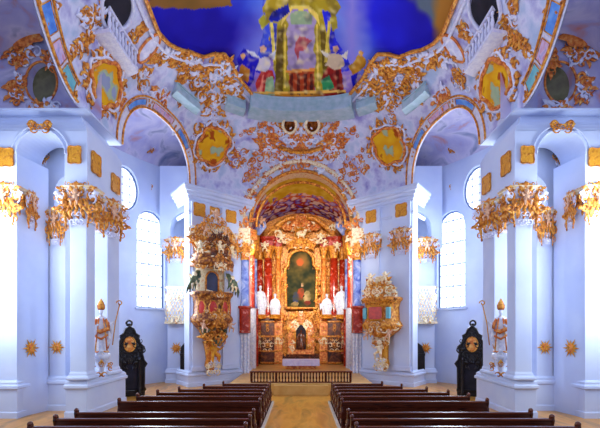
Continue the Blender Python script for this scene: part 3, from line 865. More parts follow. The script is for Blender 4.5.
# ---------------- capitals
def make_capital():
    t = thing('pilaster_capital', 'x', 'capital', (0, 0, 0)); rng = random.Random(5)
    f = lambda u, v, d=0: Vector((u, -.36-d, v))
    MB().lathe([(.42, 0), (.42, .08), (.38, .1), (.4, .5), (.5, 1.0), (.62, 1.2)], n=24, sq=5, sx=1, sy=.85).build('bell', 'whitestucco', t, True)
    ab = MB(); ab.lathe([(.6, 1.24), (.66, 1.28), (.64, 1.34), (.7, 1.4)], n=32, sq=7, sy=.85); ab.build('abacus', 'cream', t)
    for sg in (-1, 1):
        vl = MB(); g = lambda u, v, d=0: Vector((sg*(.5+u), -.45-d, v))
        add_scroll(vl, g, .08, 1.02, .24, 1.6, 1.6, -1, .055, n=18, sides=6)
        g2 = lambda u, v, d=0: Vector((sg*(.62+d), -.2+u, v)); add_scroll(vl, g2, .05, 1.0, .22, 1.6, 1.6, 1, .05, n=16, sides=6)
        vl.build('volute', 'gold', t, True)
    lv = MB()
    for row, (z, L_, n) in enumerate(((.12, .45, 5), (.45, .5, 5))):
        for i in range(n):
            u = -.5+1.0*(i+.5*(row))/(n-1) if row == 0 else -.42+.84*i/(n-1)
            add_leaf(lv, f, u, z, L_, PI/2+rng.uniform(-.2, .2), .1, .05+row*.06)
        for sg in (-1, 1):
            for i in range(3):
                g2 = lambda u, v, d=0: Vector((sg*(.42+row*.06+d), u, v)); add_leaf(lv, g2, -.2+.2*i, z, L_, PI/2, .1, .04)
    lv.build('acanthus_leaves', 'gold', t, True)
    g, w_ = rocaille(lambda u, v, d=0: Vector((u, -.5-d, .75+v)), 1.75, 1.7, 44, rng, .17); g.build('scrollwork', 'gold', t, True); w_.build('shellwork', 'whitestucco', t, True)
    add_putto(t, (0, -.62, .62), 0, .95)
    # hanging drops under the corners
    for sg in (-1, 1):
        dr = MB()
        for i in range(5): dr.ell((sg*(.5-.02*i), -.5, .35-.13*i), (.07-.008*i, .06, .08), 6, 5)
        dr.build('husk_drop', 'gold', t, True)
    return t
cap0 = make_capital(); used = False
def capital(x, y, z, rz, k, label, group=None, first=[True]):
    if first[0]:
        first[0] = False; cap0.location = (x, y, z); cap0.rotation_euler = (0, 0, rz); cap0.scale = k; cap0['label'] = label; cap0['group'] = 'gilded capitals of the piers'; return cap0
    return dup(cap0, (x, y, z), rz, label, 'gilded capitals of the piers', k)
for s in (-1, 1):
    sd = side(s)
    capital(s*8.86, 17.5, 7.8, 0, (1.0, 1.0, 1.0), 'gilded capital with cherub on the front shaft of the big %s pier' % sd)
    capital(s*8.83, 19.25, 7.75, -s*PI/2*.75, (1.1, 1.0, 1.02), 'gilded capital on the rear shaft of the big %s pier facing the nave' % sd)
    capital(s*10.62, 18.85, 7.35, 0, (.55, .6, .95), 'small gilded capital on the narrow pilaster inside the %s side aisle' % sd)
    capital(s*11.75, 17.4, 7.85, 0, (.85, .8, .98), 'gilded capital on the outermost column at the %s edge' % sd)
    capital(s*11.4, 17.75, 7.85, -s*PI/2, (.5, .6, .9), 'gilded capital on the inner flank of the outermost %s column' % sd)
    capital(s*8.25, 28.6, 8.1, 0, (.95, .7, 1.0), 'gilded capital on the outer wall pilaster beside the far %s pier' % sd)
    capital(s*6.35, 26.85, 8.35, -s*.765, (.95, .7, .98), 'gilded capital on the outer strip of the far %s pier' % sd)
    capital(s*4.75, 28.35, 8.35, -s*.765, (.95, .7, .98), 'gilded capital on the inner strip of the far %s pier' % sd)

# ---------------- yellow gilded panels on the friezes
def gpanel(c, U, N, w_, h_, label, rosette=False):
    t = thing('frieze_ornament', label, 'wall ornament', c, group='gold panels of the pier friezes'); f = pmap(c, U, N); mb = MB()
    n = 24; out = []
    for i in range(n):
        a = 2*PI*i/n+PI/4; c_, q = math.cos(a), math.sin(a); r = (abs(c_)**6+abs(q)**6)**(-1/6)*(1+.06*math.cos(4*a+PI)*1)
        out.append((c_*r*w_/2, q*r*h_/2))
    mb.prism(out, lambda p: f(p[0], p[1], -.01), lambda p: f(p[0], p[1], .05)); mb.build('field', 'yellow', t)
    r_ = MB(); r_.tube([f(u, v, .05) for u, v in out+[out[0]]], .025, 5, False); r_.build('rim', 'gold', t, True)
    g, _ = rocaille(f, w_*.7, h_*.7, 6, random.Random(int(w_*100+c[0]*10)), .12)
    g.build('relief', 'yellow', t, True)
    if rosette:
        q = MB()
        for i in range(6): q.ell(f(.09*math.cos(i*PI/3), .09*math.sin(i*PI/3), .1), (.07, .07, .07), 7, 5)
        q.build('rosette', 'ivory', t, True)
for s in (-1, 1):
    sd = side(s)
    gpanel((s*8.98, 17.08, 10.45), (1, 0, 0), (0, -1, 0), .52, .68, 'gold panel on the front frieze of the big %s pier' % sd)
    gpanel((s*8.48, 17.75, 10.35), (0, 1, 0), (-s, 0, 0), .75, .85, 'gold panel nearest the corner on the nave frieze of the big %s pier' % sd)
    gpanel((s*8.48, 19.6, 10.15), (0, 1, 0), (-s, 0, 0), .8, .8, 'gold panel at the far end of the nave frieze of the big %s pier' % sd)
    gpanel((s*11.72, 17.08, 10.35), (1, 0, 0), (0, -1, 0), .62, .72, 'gold panel on the frieze of the outermost %s column' % sd)
    dv = Vector((-s*.72, .69, 0)); nv = Vector((-s*.69, -.72, 0)); o3 = Vector((s*6.85, 26.35, 10.95))
    for a, nm, ro in (((.6, 'outer', False), (1.75, 'middle', True), (2.95, 'inner', False)) if s < 0 else ((.7, 'outer', False), (2.95, 'inner', False))):
        gpanel(tuple(o3+dv*a+nv*(.15 if nm != 'middle' else .01)), dv, nv, .8, .8, '%s gold panel on the frieze of the far %s pier' % (nm, sd), ro)

# ---------------- sunbursts
def sunburst():
    t = thing('gilded_sunburst', 'x', 'wall ornament', (0, 0, 0)); mb = MB()
    for i in range(12):
        a = 2*PI*i/12; L_ = .36 if i % 2 == 0 else .29
        ca, sa = math.cos(a), math.sin(a); wq = .075
        mb.add([(-sa*wq, 0, ca*wq), (sa*wq, 0, -ca*wq), (ca*L_, 0, sa*L_), (ca*.1, -.05, sa*.1)], [(0, 3, 2), (1, 2, 3), (0, 1, 3), (0, 2, 1)])
    mb.build('rays', 'yellow', t)
    b = MB(); b.ell((0, -.02, 0), (.13, .06, .15), 14, 8); b.build('boss', 'orange', t, True)
    c = MB(); c.box(-.02, .02, -.1, -.06, -.11, .11); c.box(-.07, .07, -.1, -.06, .0, .04); c.build('cross', 'yellow', t)
    return t
sb = sunburst(); fst = True
for s in (-1, 1):
    sd = side(s)
    for (x, y, z, rz, k, lb) in ((11.13, 17.75, 2.75, -s*(PI/2-.2), 1.25, 'gold sunburst cross on the flank of the outermost %s column' % sd), (10.62, 18.7, 2.75, 0, 1.05, 'gold sunburst cross on the narrow pilaster inside the %s side aisle' % sd),
                                 (8.25, 28.45, 2.3, 0, 1.3, 'gold sunburst cross on the pilaster between window and far %s pier' % sd)):
        if fst: sb.location = (s*x, y, z); sb.rotation_euler = (0, 0, rz); sb.scale = (k, k, k); sb['label'] = lb; sb['group'] = 'gilded sunburst crosses'; fst = False
        else: dup(sb, (s*x, y, z), rz, lb, 'gilded sunburst crosses', (k, k, k))

def oblique(f):
    pr = lambda p: Vector((p.x/p.y*F, p.z/p.y*F)); a = (pr(f(.2, 0))-pr(f(-.2, 0))).length/.4; b = (pr(f(0, .2))-pr(f(0, -.2))).length/.4; k = f(0, 0).y/F
    return min(2.4, 1/(a*k)), min(1.6, 1/(b*k))
# ---------------- vault ornaments
def cartouche(px, py, wpx, hpx, rot, label, seed, fig):
    f, c = vmap(px, py, rot); k = c.y/F; ox, oy = oblique(f); a, b = wpx/2*k*ox, hpx/2*k*oy
    t = thing('painted_cartouche', label, 'cartouche', c); rng = random.Random(seed)
    mb = MB(); ell_disc(mb, f, a, b, .1, 14, 48, .0, .07, seed)
    def col(p):
        q = nz(p+Vector((seed, 0, 0)), 1.1)+.4*nz(p, 3); c_ = mix((246, 196, 30), (226, 140, 14), .5+q)
        if q > .2: c_ = mix((120, 170, 150), (176, 190, 150), q*3)
        if q > .45: c_ = (150, 160, 190)
        if q < -.42: c_ = (180, 80, 20)
        return c_
    painted(mb, 'painted_field', t, col)
    r = MB(); ell_ring(r, f, a*1.06, b*1.06, .09, 60, .07, seed, .05); r.build('inner_frame', 'orange', t, True)
    r = MB(); ell_ring(r, f, a*1.22, b*1.2, .07, 60, .09, seed+1, .03); r.build('outer_frame', 'whitestucco', t, True)
    g, w_ = MB(), MB()
    for i in range(30):
        an = 2*PI*i/30; q = rng.uniform(1.12, 1.42); mbx = g if i % 3 else w_
        sz = rng.uniform(.16, .34)*min(1.2, a); add_scroll(mbx, f, a*q*math.cos(an), b*q*math.sin(an), sz, an+rng.uniform(-1, 1), rng.uniform(.8, 1.4), rng.choice((-1, 1)), sz*.2)
        if i % 2 == 0: add_leaf(g, f, a*1.2*math.cos(an), b*1.2*math.sin(an), sz*1.6, an+rng.uniform(-.5, .5), sz*.4)
    g.build('gilded_scrolls', 'gold', t, True); w_.build('white_scrolls', 'whitestucco', t, True)
    return t
for s in (-1, 1):
    sd = side(s); m = lambda x: x if s < 0 else 602-x
    cartouche(m(104), 84, 36, 46, s*-.25, 'large tilted yellow painted cartouche on the vault above the big %s pier' % sd, 3 if s < 0 else 8, 0)
    cartouche(m(212), 146, 31, 38, 0, 'upright yellow painted cartouche on the vault above the far %s pier' % sd, 5 if s < 0 else 11, 0)
    def orn(px, py, wp, hp, n, size, lb, seed, rot=0, sym=False, gm='gold', white=True, name='stucco_scrollwork'):
        f, c = vmap(m(px), py, rot*(-s if True else 1)); k = c.y/F; ox, oy = oblique(f)
        return ornament(name, lb % sd, 'stucco ornament', f, c, wp*k*ox, hp*k*oy, n, seed+(50 if s > 0 else 0), size, 0, sym, 'gilded stucco scrollwork of the vault', gm, white=white)
    orn(214, 82, 46, 46, 60, .34, 'dense white and gold scrollwork below the fresco between the %s cartouches', 11)
    orn(190, 66, 38, 20, 26, .3, 'gold and white scroll cluster under the %s shoulder of the fresco', 12)
    orn(165, 58, 34, 12, 22, .26, 'gold leaf spray following the %s edge of the fresco', 13, rot=.6)
    orn(187, 74, 10, 24, 14, .3, 'tall gold c-scroll beside the %s balcony', 14)
    orn(232, 98, 20, 30, 22, .26, 'gold stucco cluster beside the painted throne, %s side', 15)
    orn(214, 108, 22, 24, 22, .24, 'gold flower cluster above the upright %s cartouche', 16)
    orn(160, 97, 20, 13, 16, .28, 'gold bloom above the arch between the %s piers', 17, gm='orange')
    orn(82, 42, 9, 46, 26, .24, 'long gold rocaille running down the rib above the big %s pier', 18, rot=-.45)
    orn(122, 56, 26, 12, 20, .22, 'gold scroll row under the %s balustrade', 19, rot=.6)
    orn(136, 32, 10, 24, 14, .22, 'gold framed scroll beside the %s balustrade end', 20)
    orn(140, 78, 22, 30, 16, .24, 'sparse gold stucco sprig between the %s balustrade and arch', 21)
    orn(92, 18, 34, 24, 22, .24, 'gold scrollwork at the head of the %s rib near the picture top', 22)
    orn(122, 104, 16, 10, 14, .22, 'gold flowers at the foot of the arch behind the big %s pier', 23, gm='orange')
    orn(184, 100, 16, 10, 10, .2, 'small white and gold scrolls below the %s balcony slab', 24)
    orn(238, 160, 14, 24, 20, .22, 'gold scroll mass on the %s haunch of the choir arch', 25, gm='orange')
    orn(252, 172, 16, 30, 28, .2, 'orange and white rocaille on the %s shoulder of the choir arch', 26, gm='orange')
    orn(266, 153, 24, 20, 26, .22, 'orange rocaille between choir arch and %s oval opening', 27, gm='orange')
    orn(48, 8, 24, 20, 20, .22, 'gold mask of scrolls at the top of the near %s arch band', 28)
    orn(178, 128, 10, 12, 10, .2, 'white shell scroll at the end of the %s arch band', 29)
    # garland of gold leaf clumps
    for i in range(5):
        f, c = vmap(m(242+i*7.5), 138-i*3.5-(2 if i % 2 else 0)); g, _ = rocaille(f, .5, .5, 4, random.Random(i), .2, sym=False)
        o = g.build('gilded_leaf_clump', 'orange', None, True); tag(o, 'gold leaf clump of the garland strung from the %s cartouche to the central crest' % sd, 'stucco ornament', 'leaf garland clumps, %s' % sd)
# central crest over the choir arch
f, c = vmap(301, 128); k = c.y/F
t = thing('central_crest', 'great orange and white stucco crest with twin oval windows above the choir arch', 'crest', c)
rng = random.Random(77)
g, w_ = rocaille(lambda u, v, d=0: f(u, v-1.0, d), 100*k, 40*k, 150, rng, .3); g.build('gilded_scrolls', 'orange', t, True); w_.build('white_scrolls', 'whitestucco', t, True)
g, w_ = rocaille(lambda u, v, d=0: f(u, v+.8, d), 52*k, 30*k, 60, rng, .26); g.build('upper_scrolls', 'gold', t, True); w_.build('upper_shellwork', 'ivory', t, True)
g, _ = rocaille(lambda u, v, d=0: f(u, v-2.1, d), 70*k, 14*k, 50, rng, .25); g.build('lower_fringe', 'orange', t, True)
for q in (-1, 1):
    ff = lambda u, v, d=0: f(u+q*.72, v+.3, d)
    mb = MB(); ell_disc(mb, ff, .36, .48, .16, 4, 28); b = mb.build('oval_opening', 'darkmarble', t, True)
    mb = MB(); ell_ring(mb, ff, .42, .55, .09, 32, 0, 0, .1); mb.build('oval_frame', 'cream', b, True)
mb = MB(); mb.grid(lambda u, v: f((u-.5)*44*k, -1.35-.35*math.cos((u-.5)*3)+v*.2, .4), 20, 1); mb.grid(lambda u, v: f((u-.5)*44*k, -1.35-.35*math.cos((u-.5)*3)+.2, .4*(1-v)), 20, 1); mb.build('ledge', 'gold', t)

# painted-throne cornice below the fresco: white balcony ledge over the crest
def ledge(px0, px1, py, dpth, name, label, hh=.5, m_='whitestucco'):
    """projecting stone ledge; its top front edge lies on the vault at row py"""
    c0 = onvault((px0+px1)/2, py); t = thing(name, label, 'ledge', c0); mb = MB(); n = 24; z = c0.z
    ths = [th_of(onvault(px0+(px1-px0)*i/n, py)) for i in range(n+1)]
    for (z0, z1, d) in ((-hh, -hh*.8, dpth*1.25), (-hh*.8, -hh*.15, dpth), (-hh*.15, .02, dpth*1.4)):
        vs = []
        for th in ths:
            a = vault(th, z); g = (Vector((-a.x, YC-a.y, 0))).normalized(); r = vault(th, z-hh)
            bk = min((Vector((r.x, r.y, 0))-Vector((a.x, a.y, 0))).length, 1.5)*.9
            vs += [Vector((a.x, a.y, z+z0))-g*bk, Vector((a.x, a.y, z+z0))+g*d, Vector((a.x, a.y, z+z1))+g*d, Vector((a.x, a.y, z+z1))-g*.05]
        fs = [(i*4+j, i*4+(j+1) % 4, i*4+4+(j+1) % 4, i*4+4+j) for i in range(n) for j in range(4)]+[(0, 1, 2, 3), (n*4+3, n*4+2, n*4+1, n*4)]
        mb.add(vs, fs)
    mb.build('slab', m_, t); return t
ledge(250, 352, 98.5, .1, 'painted_ledge', 'long pale green ledge under the painted throne', .8, 'palegreen')
for s in (-1, 1):
    sd = side(s); m = lambda x: x if s < 0 else 602-x
    ledge(m(172), m(202), 93, .15, 'stucco_balcony', 'small white stucco balcony above the arch on the %s, next to the tall c-scroll' % sd, .5, 'palegreen')
    ledge(m(226), m(246), 99, .15, 'stucco_balcony', 'small white stucco balcony at the %s end of the green ledge' % sd, .5, 'palegreen')
    # balustrade of the gallery opening above the big pier
    f, c = vmap(m(119), 30); tb = thing('gallery_balustrade', 'white balustrade before a dark gallery opening above the big %s pier' % sd, 'balustrade', c)
    pA, pB = onvault(m(104), 12), onvault(m(136), 54); thA, thB = th_of(pA), th_of(pB); z = c.z-.75
    def bp(u, h, d): 
        th = thA+(thB-thA)*u; p = vault(th, z)+Vector((0, 0, h)); dr = Vector((-p.x, (YC-p.y), 0)).normalized(); return p+dr*d
    mb = MB()
    for (h0, h1, d0, d1) in ((-.14, 0, -.1, .7), (.72, .86, .5, .7)):
        n = 14; vs = []
        for i in range(n+1): vs += [bp(i/n, h0, d0), bp(i/n, h0, d1), bp(i/n, h1, d1), bp(i/n, h1, d0)]
        fs = [(i*4+j, i*4+(j+1) % 4, i*4+4+(j+1) % 4, i*4+4+j) for i in range(n) for j in range(4)]+[(0, 1, 2, 3), (n*4+3, n*4+2, n*4+1, n*4)]
        mb.add(vs, fs)
    mb.build('rails', 'whitestucco', tb)
    for i in range(9):
        b = MB(); q = bp((i+.5)/9, 0, .6); b.lathe([(.07, 0), (.07, .06), (.045, .1), (.085, .3), (.05, .5), (.04, .6), (.07, .66), (.07, .73)], q, 8); b.build('baluster', 'whitestucco', tb, True)
    f, _ = vmap(m(116), 9); q = MB(); ell_disc(q, f, .75, .7, .05, 4, 24); q.build('dark_opening', 'dark', tb, True)
    q = MB(); ell_ring(q, f, .85, .8, .08, 30, .03, 1); q.build('opening_frame', 'whitestucco', tb, True)
    # round stucco frame beside it
    f, c = vmap(m(148), 48); t = thing('stucco_medallion', 'white oval stucco frame with gold rim beside the %s gallery opening' % sd, 'stucco ornament', c)
    q = MB(); ell_ring(q, f, .38, .75, .06, 30, .03); q.build('rim', 'orange', t, True); q = MB(); ell_disc(q, f, .34, .7, .04, 4, 24, .08); q.build('field', 'whitestucco', t, True)
    # transverse vault ornaments in the near bay
    for j, (px, py, w_, h_, n, nm) in enumerate(((52, 60, 10, 24, 16, 'right above the cornice beside the olive oval'), (22, 52, 30, 26, 34, 'large clump above the olive oval'), (18, 90, 14, 30, 22, 'clump on the outer side of the olive oval'), (44, 108, 26, 8, 18, 'row under the olive oval'))):
        c = P(m(px), py, 17.85); k = 17.85/F; f = pmap(c, (1, 0, 0), (0, -1, 0))
        ornament('stucco_scrollwork', 'orange scrollwork, %s, in the %s aisle vault' % (nm, sd), 'stucco ornament', f, c, w_*k, h_*k, n, 90+j+(7 if s > 0 else 0), .22, 0, False, 'orange scrollwork of the near aisle vaults', 'orange')
    c = P(m(24), 38, 17.8); t = thing('painted_shield', 'rust orange painted shield high in the %s aisle vault' % sd, 'stucco ornament', c); q = MB(); f = pmap(c, (1, 0, 0), (0, -1, 0)); ell_disc(q, f, .75, .38, .05, 5, 30, .1, .12, 2); q.build('field', 'orange', t, True)
    # small gold sprays on the aisle wall and cornice
    for j, (px, py, Y, w_, h_, n, nm) in enumerate(((42, 159, 19.0, 12, 9, 12, 'inside the arch beside the big %s pier'), (40, 126, 17.0, 20, 10, 14, 'perched on the cornice over the arch at the %s edge'), (147, 186, 28.2, 12, 14, 14, 'on the aisle wall above the tall %s window'), (150, 148, 27.6, 9, 12, 10, 'high on the wall above the tall %s window'))):
        c = P(m(px), py, Y); k = Y/F; f = pmap(c, (1, 0, 0), (0, -1, 0))
        ornament('gilded_spray', ('gold leaf spray '+nm) % sd, 'wall ornament', f, c, w_*k, h_*k, n, 120+j, .16, 0, True, 'gold sprays of the aisle walls')

# ---------------- pews
def make_pew(L_, h=.95):
    """bench of unit length 1 along +x, back towards -y (the viewer), facing +y"""
    pass
pews = [(20.3, 3.7), (19.35, 4.4), (18.4, 5.25), (17.45, 5.85), (16.5, 6.3), (15.3, 6.5), (13.25, 6.95), (12.3, 7.05), (11.3, 7.15), (10.35, 7.2)]
ordn = ['closest to the altar', 'second from the altar', 'third from the altar', 'fourth from the altar', 'fifth from the altar', 'last before the cross gap', 'first behind the cross gap', 'second behind the cross gap', 'third behind the cross gap', 'nearest the viewer']
for s in (-1, 1):
    sd = side(s)
    plat = MB(); plat.box(s*1.38, s*7.45, 9.6, 20.6, 0, .1); struct(plat.build('floor_%s_pew_platform' % sd, 'pew'))
    kb = MB(); kb.box(s*1.30, s*1.38, 9.6, 20.65, 0, .11); struct(kb.build('trim_%d' % (31 if s < 0 else 32), 'kerb'))
    for i, (Y, xo) in enumerate(pews):
        x0, x1 = 1.42, xo+(.16 if s > 0 else 0); t = thing('church_pew', 'dark brown wooden pew, %s, in the %s block' % (ordn[i], sd), 'pew', (s*x0, Y, .1), group='pews of the %s block' % sd)
        z0 = .1; b = MB(); b.box(s*(x0+.05), s*(x1-.05), Y-.03, Y+.02, z0+.08, z0+.8); b.build('back_board', 'pew', t, bevel=.006)
        r = MB(); r.box(s*(x0+.03), s*(x1-.03), Y-.07, Y+.06, z0+.8, z0+.87); r.build('top_rail', 'pewtop', t, bevel=.018)
        r = MB(); r.box(s*(x0+.03), s*(x1-.03), Y-.055, Y-.03, z0+.66, z0+.78); r.box(s*(x0+.03), s*(x1-.03), Y-.05, Y-.03, z0+.08, z0+.2)
        n = max(2, int((x1-x0)/1.1))
        for k in range(n+1):
            xx = x0+.08+(x1-x0-.16)*k/n; r.box(s*(xx-.05), s*(xx+.05), Y-.05, Y-.03, z0+.08, z0+.7)
        r.build('back_framing', 'pew', t, bevel=.004)
        q = MB(); q.box(s*(x0+.05), s*(x1-.05), Y+.03, Y+.42, z0+.4, z0+.45); q.build('seat', 'pew', t, bevel=.01)
        q = MB(); q.box(s*(x0+.05), s*(x1-.05), Y-.26, Y-.1, z0+.62, z0+.65)
        for xx in (x0, x1-.07):
            e = MB(); sil = [(-.09, 0), (-.07, .25), (-.11, .5), (-.06, .68), (-.1, .82), (-.08, .93), (-.02, .97), (.05, .96), (.1, .9), (.08, .78), (.16, .62), (.34, .56), (.44, .5), (.4, .38), (.44, .2), (.46, 0)]
            e.prism(sil, lambda p: (s*xx, Y+p[0], z0+p[1]), lambda p: (s*(xx+.07), Y+p[0], z0+p[1])); eo = e.build('bench_end', 'pew', t, bevel=.01)
            c = MB(); c.ell((s*(xx+.035), Y-.01, z0+.93), (.06, .1, .07), 10, 8); c.tube([(s*(xx-.01*1), Y+.15+.12*math.cos(a*.7), z0+.35+.12*math.sin(a*.7)) for a in range(9)], .02, 5); c.build('carved_scroll', 'pewtop', eo, True)

# ---------------- communion rail
t = thing('communion_rail', 'low dark red balustrade across the front of the altar platform', 'railing', (0, 23.65, .6))
MB().box(-2.75, 2.75, 23.55, 23.75, .6, .66).build('bottom_rail', 'pewtop', t, bevel=.01)
MB().box(-2.8, 2.8, 23.52, 23.78, 1.16, 1.24).build('top_rail', 'pewtop', t, bevel=.015)
for i in range(33):
    if i % 8 == 0: MB().box(-2.72+i*.17-.06, -2.72+i*.17+.06, 23.58, 23.72, .66, 1.16).build('post', 'pew', t, bevel=.01)
    else: MB().lathe([(.035, 0), (.04, .04), (.025, .08), (.05, .2), (.03, .36), (.04, .46), (.04, .5)], (-2.72+i*.17, 23.65, .66), 8).build('baluster', 'pew', t, True)

# ---------------- high altar
YA = 36.0
def A_(px, py, Y=YA): return P(px, py, Y)
ha = thing('high_altar', 'towering gold and red marble high altar at the end of the choir', 'altar', (0, YA, .7)); rng = random.Random(4)
MB().box(-3.75, 3.75, 35.6, 37.3, .7, 1.5).build('plinth', 'darkmarble', ha, bevel=.03)
bk = MB(); n = 24
bk.prism([(-3.8, 1.5), (3.8, 1.5), (3.8, 9.8)]+[(3.8*math.cos(PI*i/24), 10.2+3.9*math.sin(PI*i/24)) for i in range(1, 24)]+[(-3.8, 9.8)], lambda p: (p[0], 37.0, p[1]), lambda p: (p[0], 37.35, p[1])); bk.build('rear_wall', 'gold', ha)
def relief(name, u0, z0, w_, h_, n, size, Y, m_='gold', wm='cream', sym=True, seed=1, par=None):
    f = lambda u, v, d=0: Vector((u0+u, Y-d, z0+v)); g, w2 = rocaille(f, w_, h_, n, random.Random(seed), size, 0, sym)
    g.build(name, m_, par or ha, True); w2.build(name+'_highlights', wm, par or ha, True)
for s in (-1, 1):
    for j, (x, r, Y, mt) in enumerate(((2.72, .36, 35.5, 'redmarble'), (1.9, .25, 35.9, 'orange'), (3.45, .26, 36.2, 'redmarble'))):
        p = MB(); p.box(s*x-r*1.5, s*x+r*1.5, Y-r*1.5, Y+r*1.5, .7, 4.6); po = p.build('pedestal', ('darkmarble', 'orange', 'redmarble')[j], ha, bevel=.04)
        b = MB()
        for z in (.75, 1.7, 2.9, 4.1, 4.5): b.lathe([(r*1.55, z), (r*1.75, z+.05), (r*1.75, z+.12), (r*1.55, z+.16)], (s*x, Y, 0), 16, sq=8)
        b.build('gilded_band', 'gold', po); relief('pedestal_ornament', s*x, 2.3, r*2.2, 1.3, 10, .2, Y-r*1.5, 'gold', 'cream', True, j, po)
        relief('pedestal_panel', s*x, 3.5, r*1.8, .8, 6, .16, Y-r*1.5, 'gold', 'orange', True, j+3, po)
        c = MB(); c.lathe([(r*1.25, 4.6), (r*1.25, 4.75), (r*1.05, 4.85), (r, 5.0), (r*.98, 7), (r*.86, 9.4)], (s*x, Y, 0), 20); co = c.build('column', mt, ha, True)
        c = MB(); c.lathe([(r*.9, 9.4), (r*.95, 9.5), (r*.9, 9.6), (r*1.35, 10.2), (r*1.5, 10.3), (r*1.5, 10.4)], (s*x, Y, 0), 16)
        f = lambda u, v, d=0: Vector((s*x+u, Y-r-d, 9.95+v)); g, _ = rocaille(f, r*2.8, .9, 10, random.Random(j), .16)
        c.add(g.v, g.f); c.build('capital', 'gold', co, True)
        c = MB(); c.lathe([(r*1.35, 10.4), (r*1.35, 10.8), (r*1.8, 10.95), (r*1.9, 11.1)], (s*x, Y, 0), 16, sq=8); c.build('entablature_block', 'redmarble', co)
    # scrolled gable halves
    g = MB(); pts = [(s*(3.1-2.6*q), 35.8, 11.0+1.9*math.sin(q*PI/2)) for q in [i/12 for i in range(13)]]; g.tube(pts, [.22]*13, 8); g.build('gable_scroll', 'gold', ha, True)
    relief('gable_ornament', s*2.4, 11.3, 1.8, 1.4, 20, .3, 35.6, 'gold', 'cream', False, 21+s)
    relief('side_ornament', s*2.3, 7.6, 1.0, 5.2, 40, .25, 36.6, 'gold', 'orange', False, 25+s)
    relief('outer_ornament', s*3.3, 6.0, .8, 7, 24, .25, 36.8, 'orange', 'cream', False, 28+s)
    relief('base_ornament', s*1.6, 3.0, 1.5, 4.2, 46, .25, 35.7, 'gold', 'orange', False, 31+s)
# painting
fr_ = MB(); cxp = (302-CX)/F*36
def pshape(k=1.0):
    return [(-1.2*k, 5.4-.1*(k-1)*10), (1.2*k, 5.4-.1*(k-1)*10), (1.28*k, 8.6), (1.0*k, 9.0)]+[(1.0*k*math.cos(PI*i/12), 9.3+.9*k*math.sin(PI*i/12)) for i in range(13)]+[(-1.0*k, 9.0), (-1.28*k, 8.6)]
pm = MB(); nu, nv = 44, 80
def altar_col(p):
    x, z = p.x, p.z; k = nz(p, 1.6)+.5*nz(p, 4); c = mix((30, 36, 14), (84, 70, 26), .45+k)
    d = math.hypot(x*.9, (z-9.3)*.9)
    if d < .75: c = mix((170, 110, 50), c, d/.75)
    for (a, b, ra, rb, cc) in ((.0, 6.6, .28, .5, (160, 60, 30)), (-.45, 6.2, .26, .5, (50, 60, 100)), (.5, 6.3, .3, .5, (180, 150, 100)), (.1, 7.3, .12, .15, (210, 160, 120)), (-.1, 9.2, .3, .35, (190, 90, 40)), (.55, 5.8, .3, .2, (120, 40, 24)), (-.5, 5.7, .35, .2, (150, 120, 70))):
        if ((x-a)/ra)**2+((z-b)/rb)**2 < 1+k: c = mix(cc, c, .25+k)
    return c
mb = MB()
def pg(u, v):
    z = 5.4+4.8*v; hw = 1.2+.08*min(1, (z-5.4)/3.2) if z < 8.6 else (1.0 if z < 9.3 else math.sqrt(max(0, 1-((z-9.3)/.9)**2)))
    return Vector(((u*2-1)*hw, 36.3, z))
mb.grid(pg, nu, nv); 
pt = painted(mb, 'altar_painting', ha, altar_col, smooth=False); pt['label'] = 'dark arched oil painting of figures'
out = pshape(1.06); fr_.tube([(x, 36.2, z) for x, z in out+[out[0]]], .13, 6, False); fr_.build('painting_frame', 'gold', ha, True)
relief('frame_crest', 0, 10.9, 2.6, 1.3, 40, .3, 36.0, 'gold', 'cream', True, 41)
relief('top_ornament', 0, 12.3, 3.0, 1.1, 50, .3, 36.2, 'orange', 'cream', True, 42)
for s in (-1, 1): relief('frame_side', s*1.5, 7.2, .5, 4.2, 20, .2, 36.1, 'gold', 'orange', False, 44+s)
lamb = MB(); lamb.ell((0, 35.75, 11.5), (.42, .2, .26), 12, 8); lamb.ell((.38, 35.65, 11.75), (.16, .13, .16), 10, 8); lamb.tube([(-.2, 35.7, 11.4), (-.22, 35.65, 11.1)], .06, 6); lamb.tube([(.2, 35.7, 11.4), (.24, 35.65, 11.1)], .06, 6)
mesh = bake(lamb, .03); lo = mesh_obj('lamb_figure', mesh, 'cream', ha, W(ha).inverted())
gl = MB()
for i in range(20):
    a = 2*PI*i/20; L_ = .95 if i % 2 else .75; gl.tube([(0+.3*math.cos(a), 36.0, 11.6+.3*math.sin(a)), (L_*math.cos(a), 35.95, 11.6+L_*math.sin(a))], [.05, .01], 5)
gl.build('rays', 'yellow', ha, True)
# tabernacle niche
tb = MB(); tb.prism([(-1.1, 1.5), (1.1, 1.5), (1.05, 3.9), (.7, 4.6), (0, 5.0), (-.7, 4.6), (-1.05, 3.9)], lambda p: (p[0], 35.2, p[1]), lambda p: (p[0], 36.2, p[1])); to = tb.build('tabernacle', 'orange', ha, bevel=.03)
nt = MB(); nt.prism([(-.42, 1.9), (.42, 1.9)]+[(.42*math.cos(PI*i/12), 3.5+.42*math.sin(PI*i/12)) for i in range(13)], lambda p: (p[0], 35.17, p[1]), lambda p: (p[0], 35.21, p[1])); nt.build('niche_ground', 'dark', to)
q = MB(); q.tube([(.47*a, 35.15, z) for a, z in [(-1, 1.9), (-1, 3.5)]+[(-math.cos(PI*i/10), 3.5+.5*math.sin(PI*i/10)) for i in range(11)]+[(1, 1.9)]], .07, 6); q.build('niche_frame', 'gold', to, True)
relief('tabernacle_ornament', 0, 4.4, 2.0, 1.2, 26, .25, 35.15, 'gold', 'cream', True, 51, to)
for s in (-1, 1): relief('tabernacle_side', s*.8, 2.9, .45, 2.2, 16, .18, 35.15, 'gold', 'cream', False, 52+s, to)
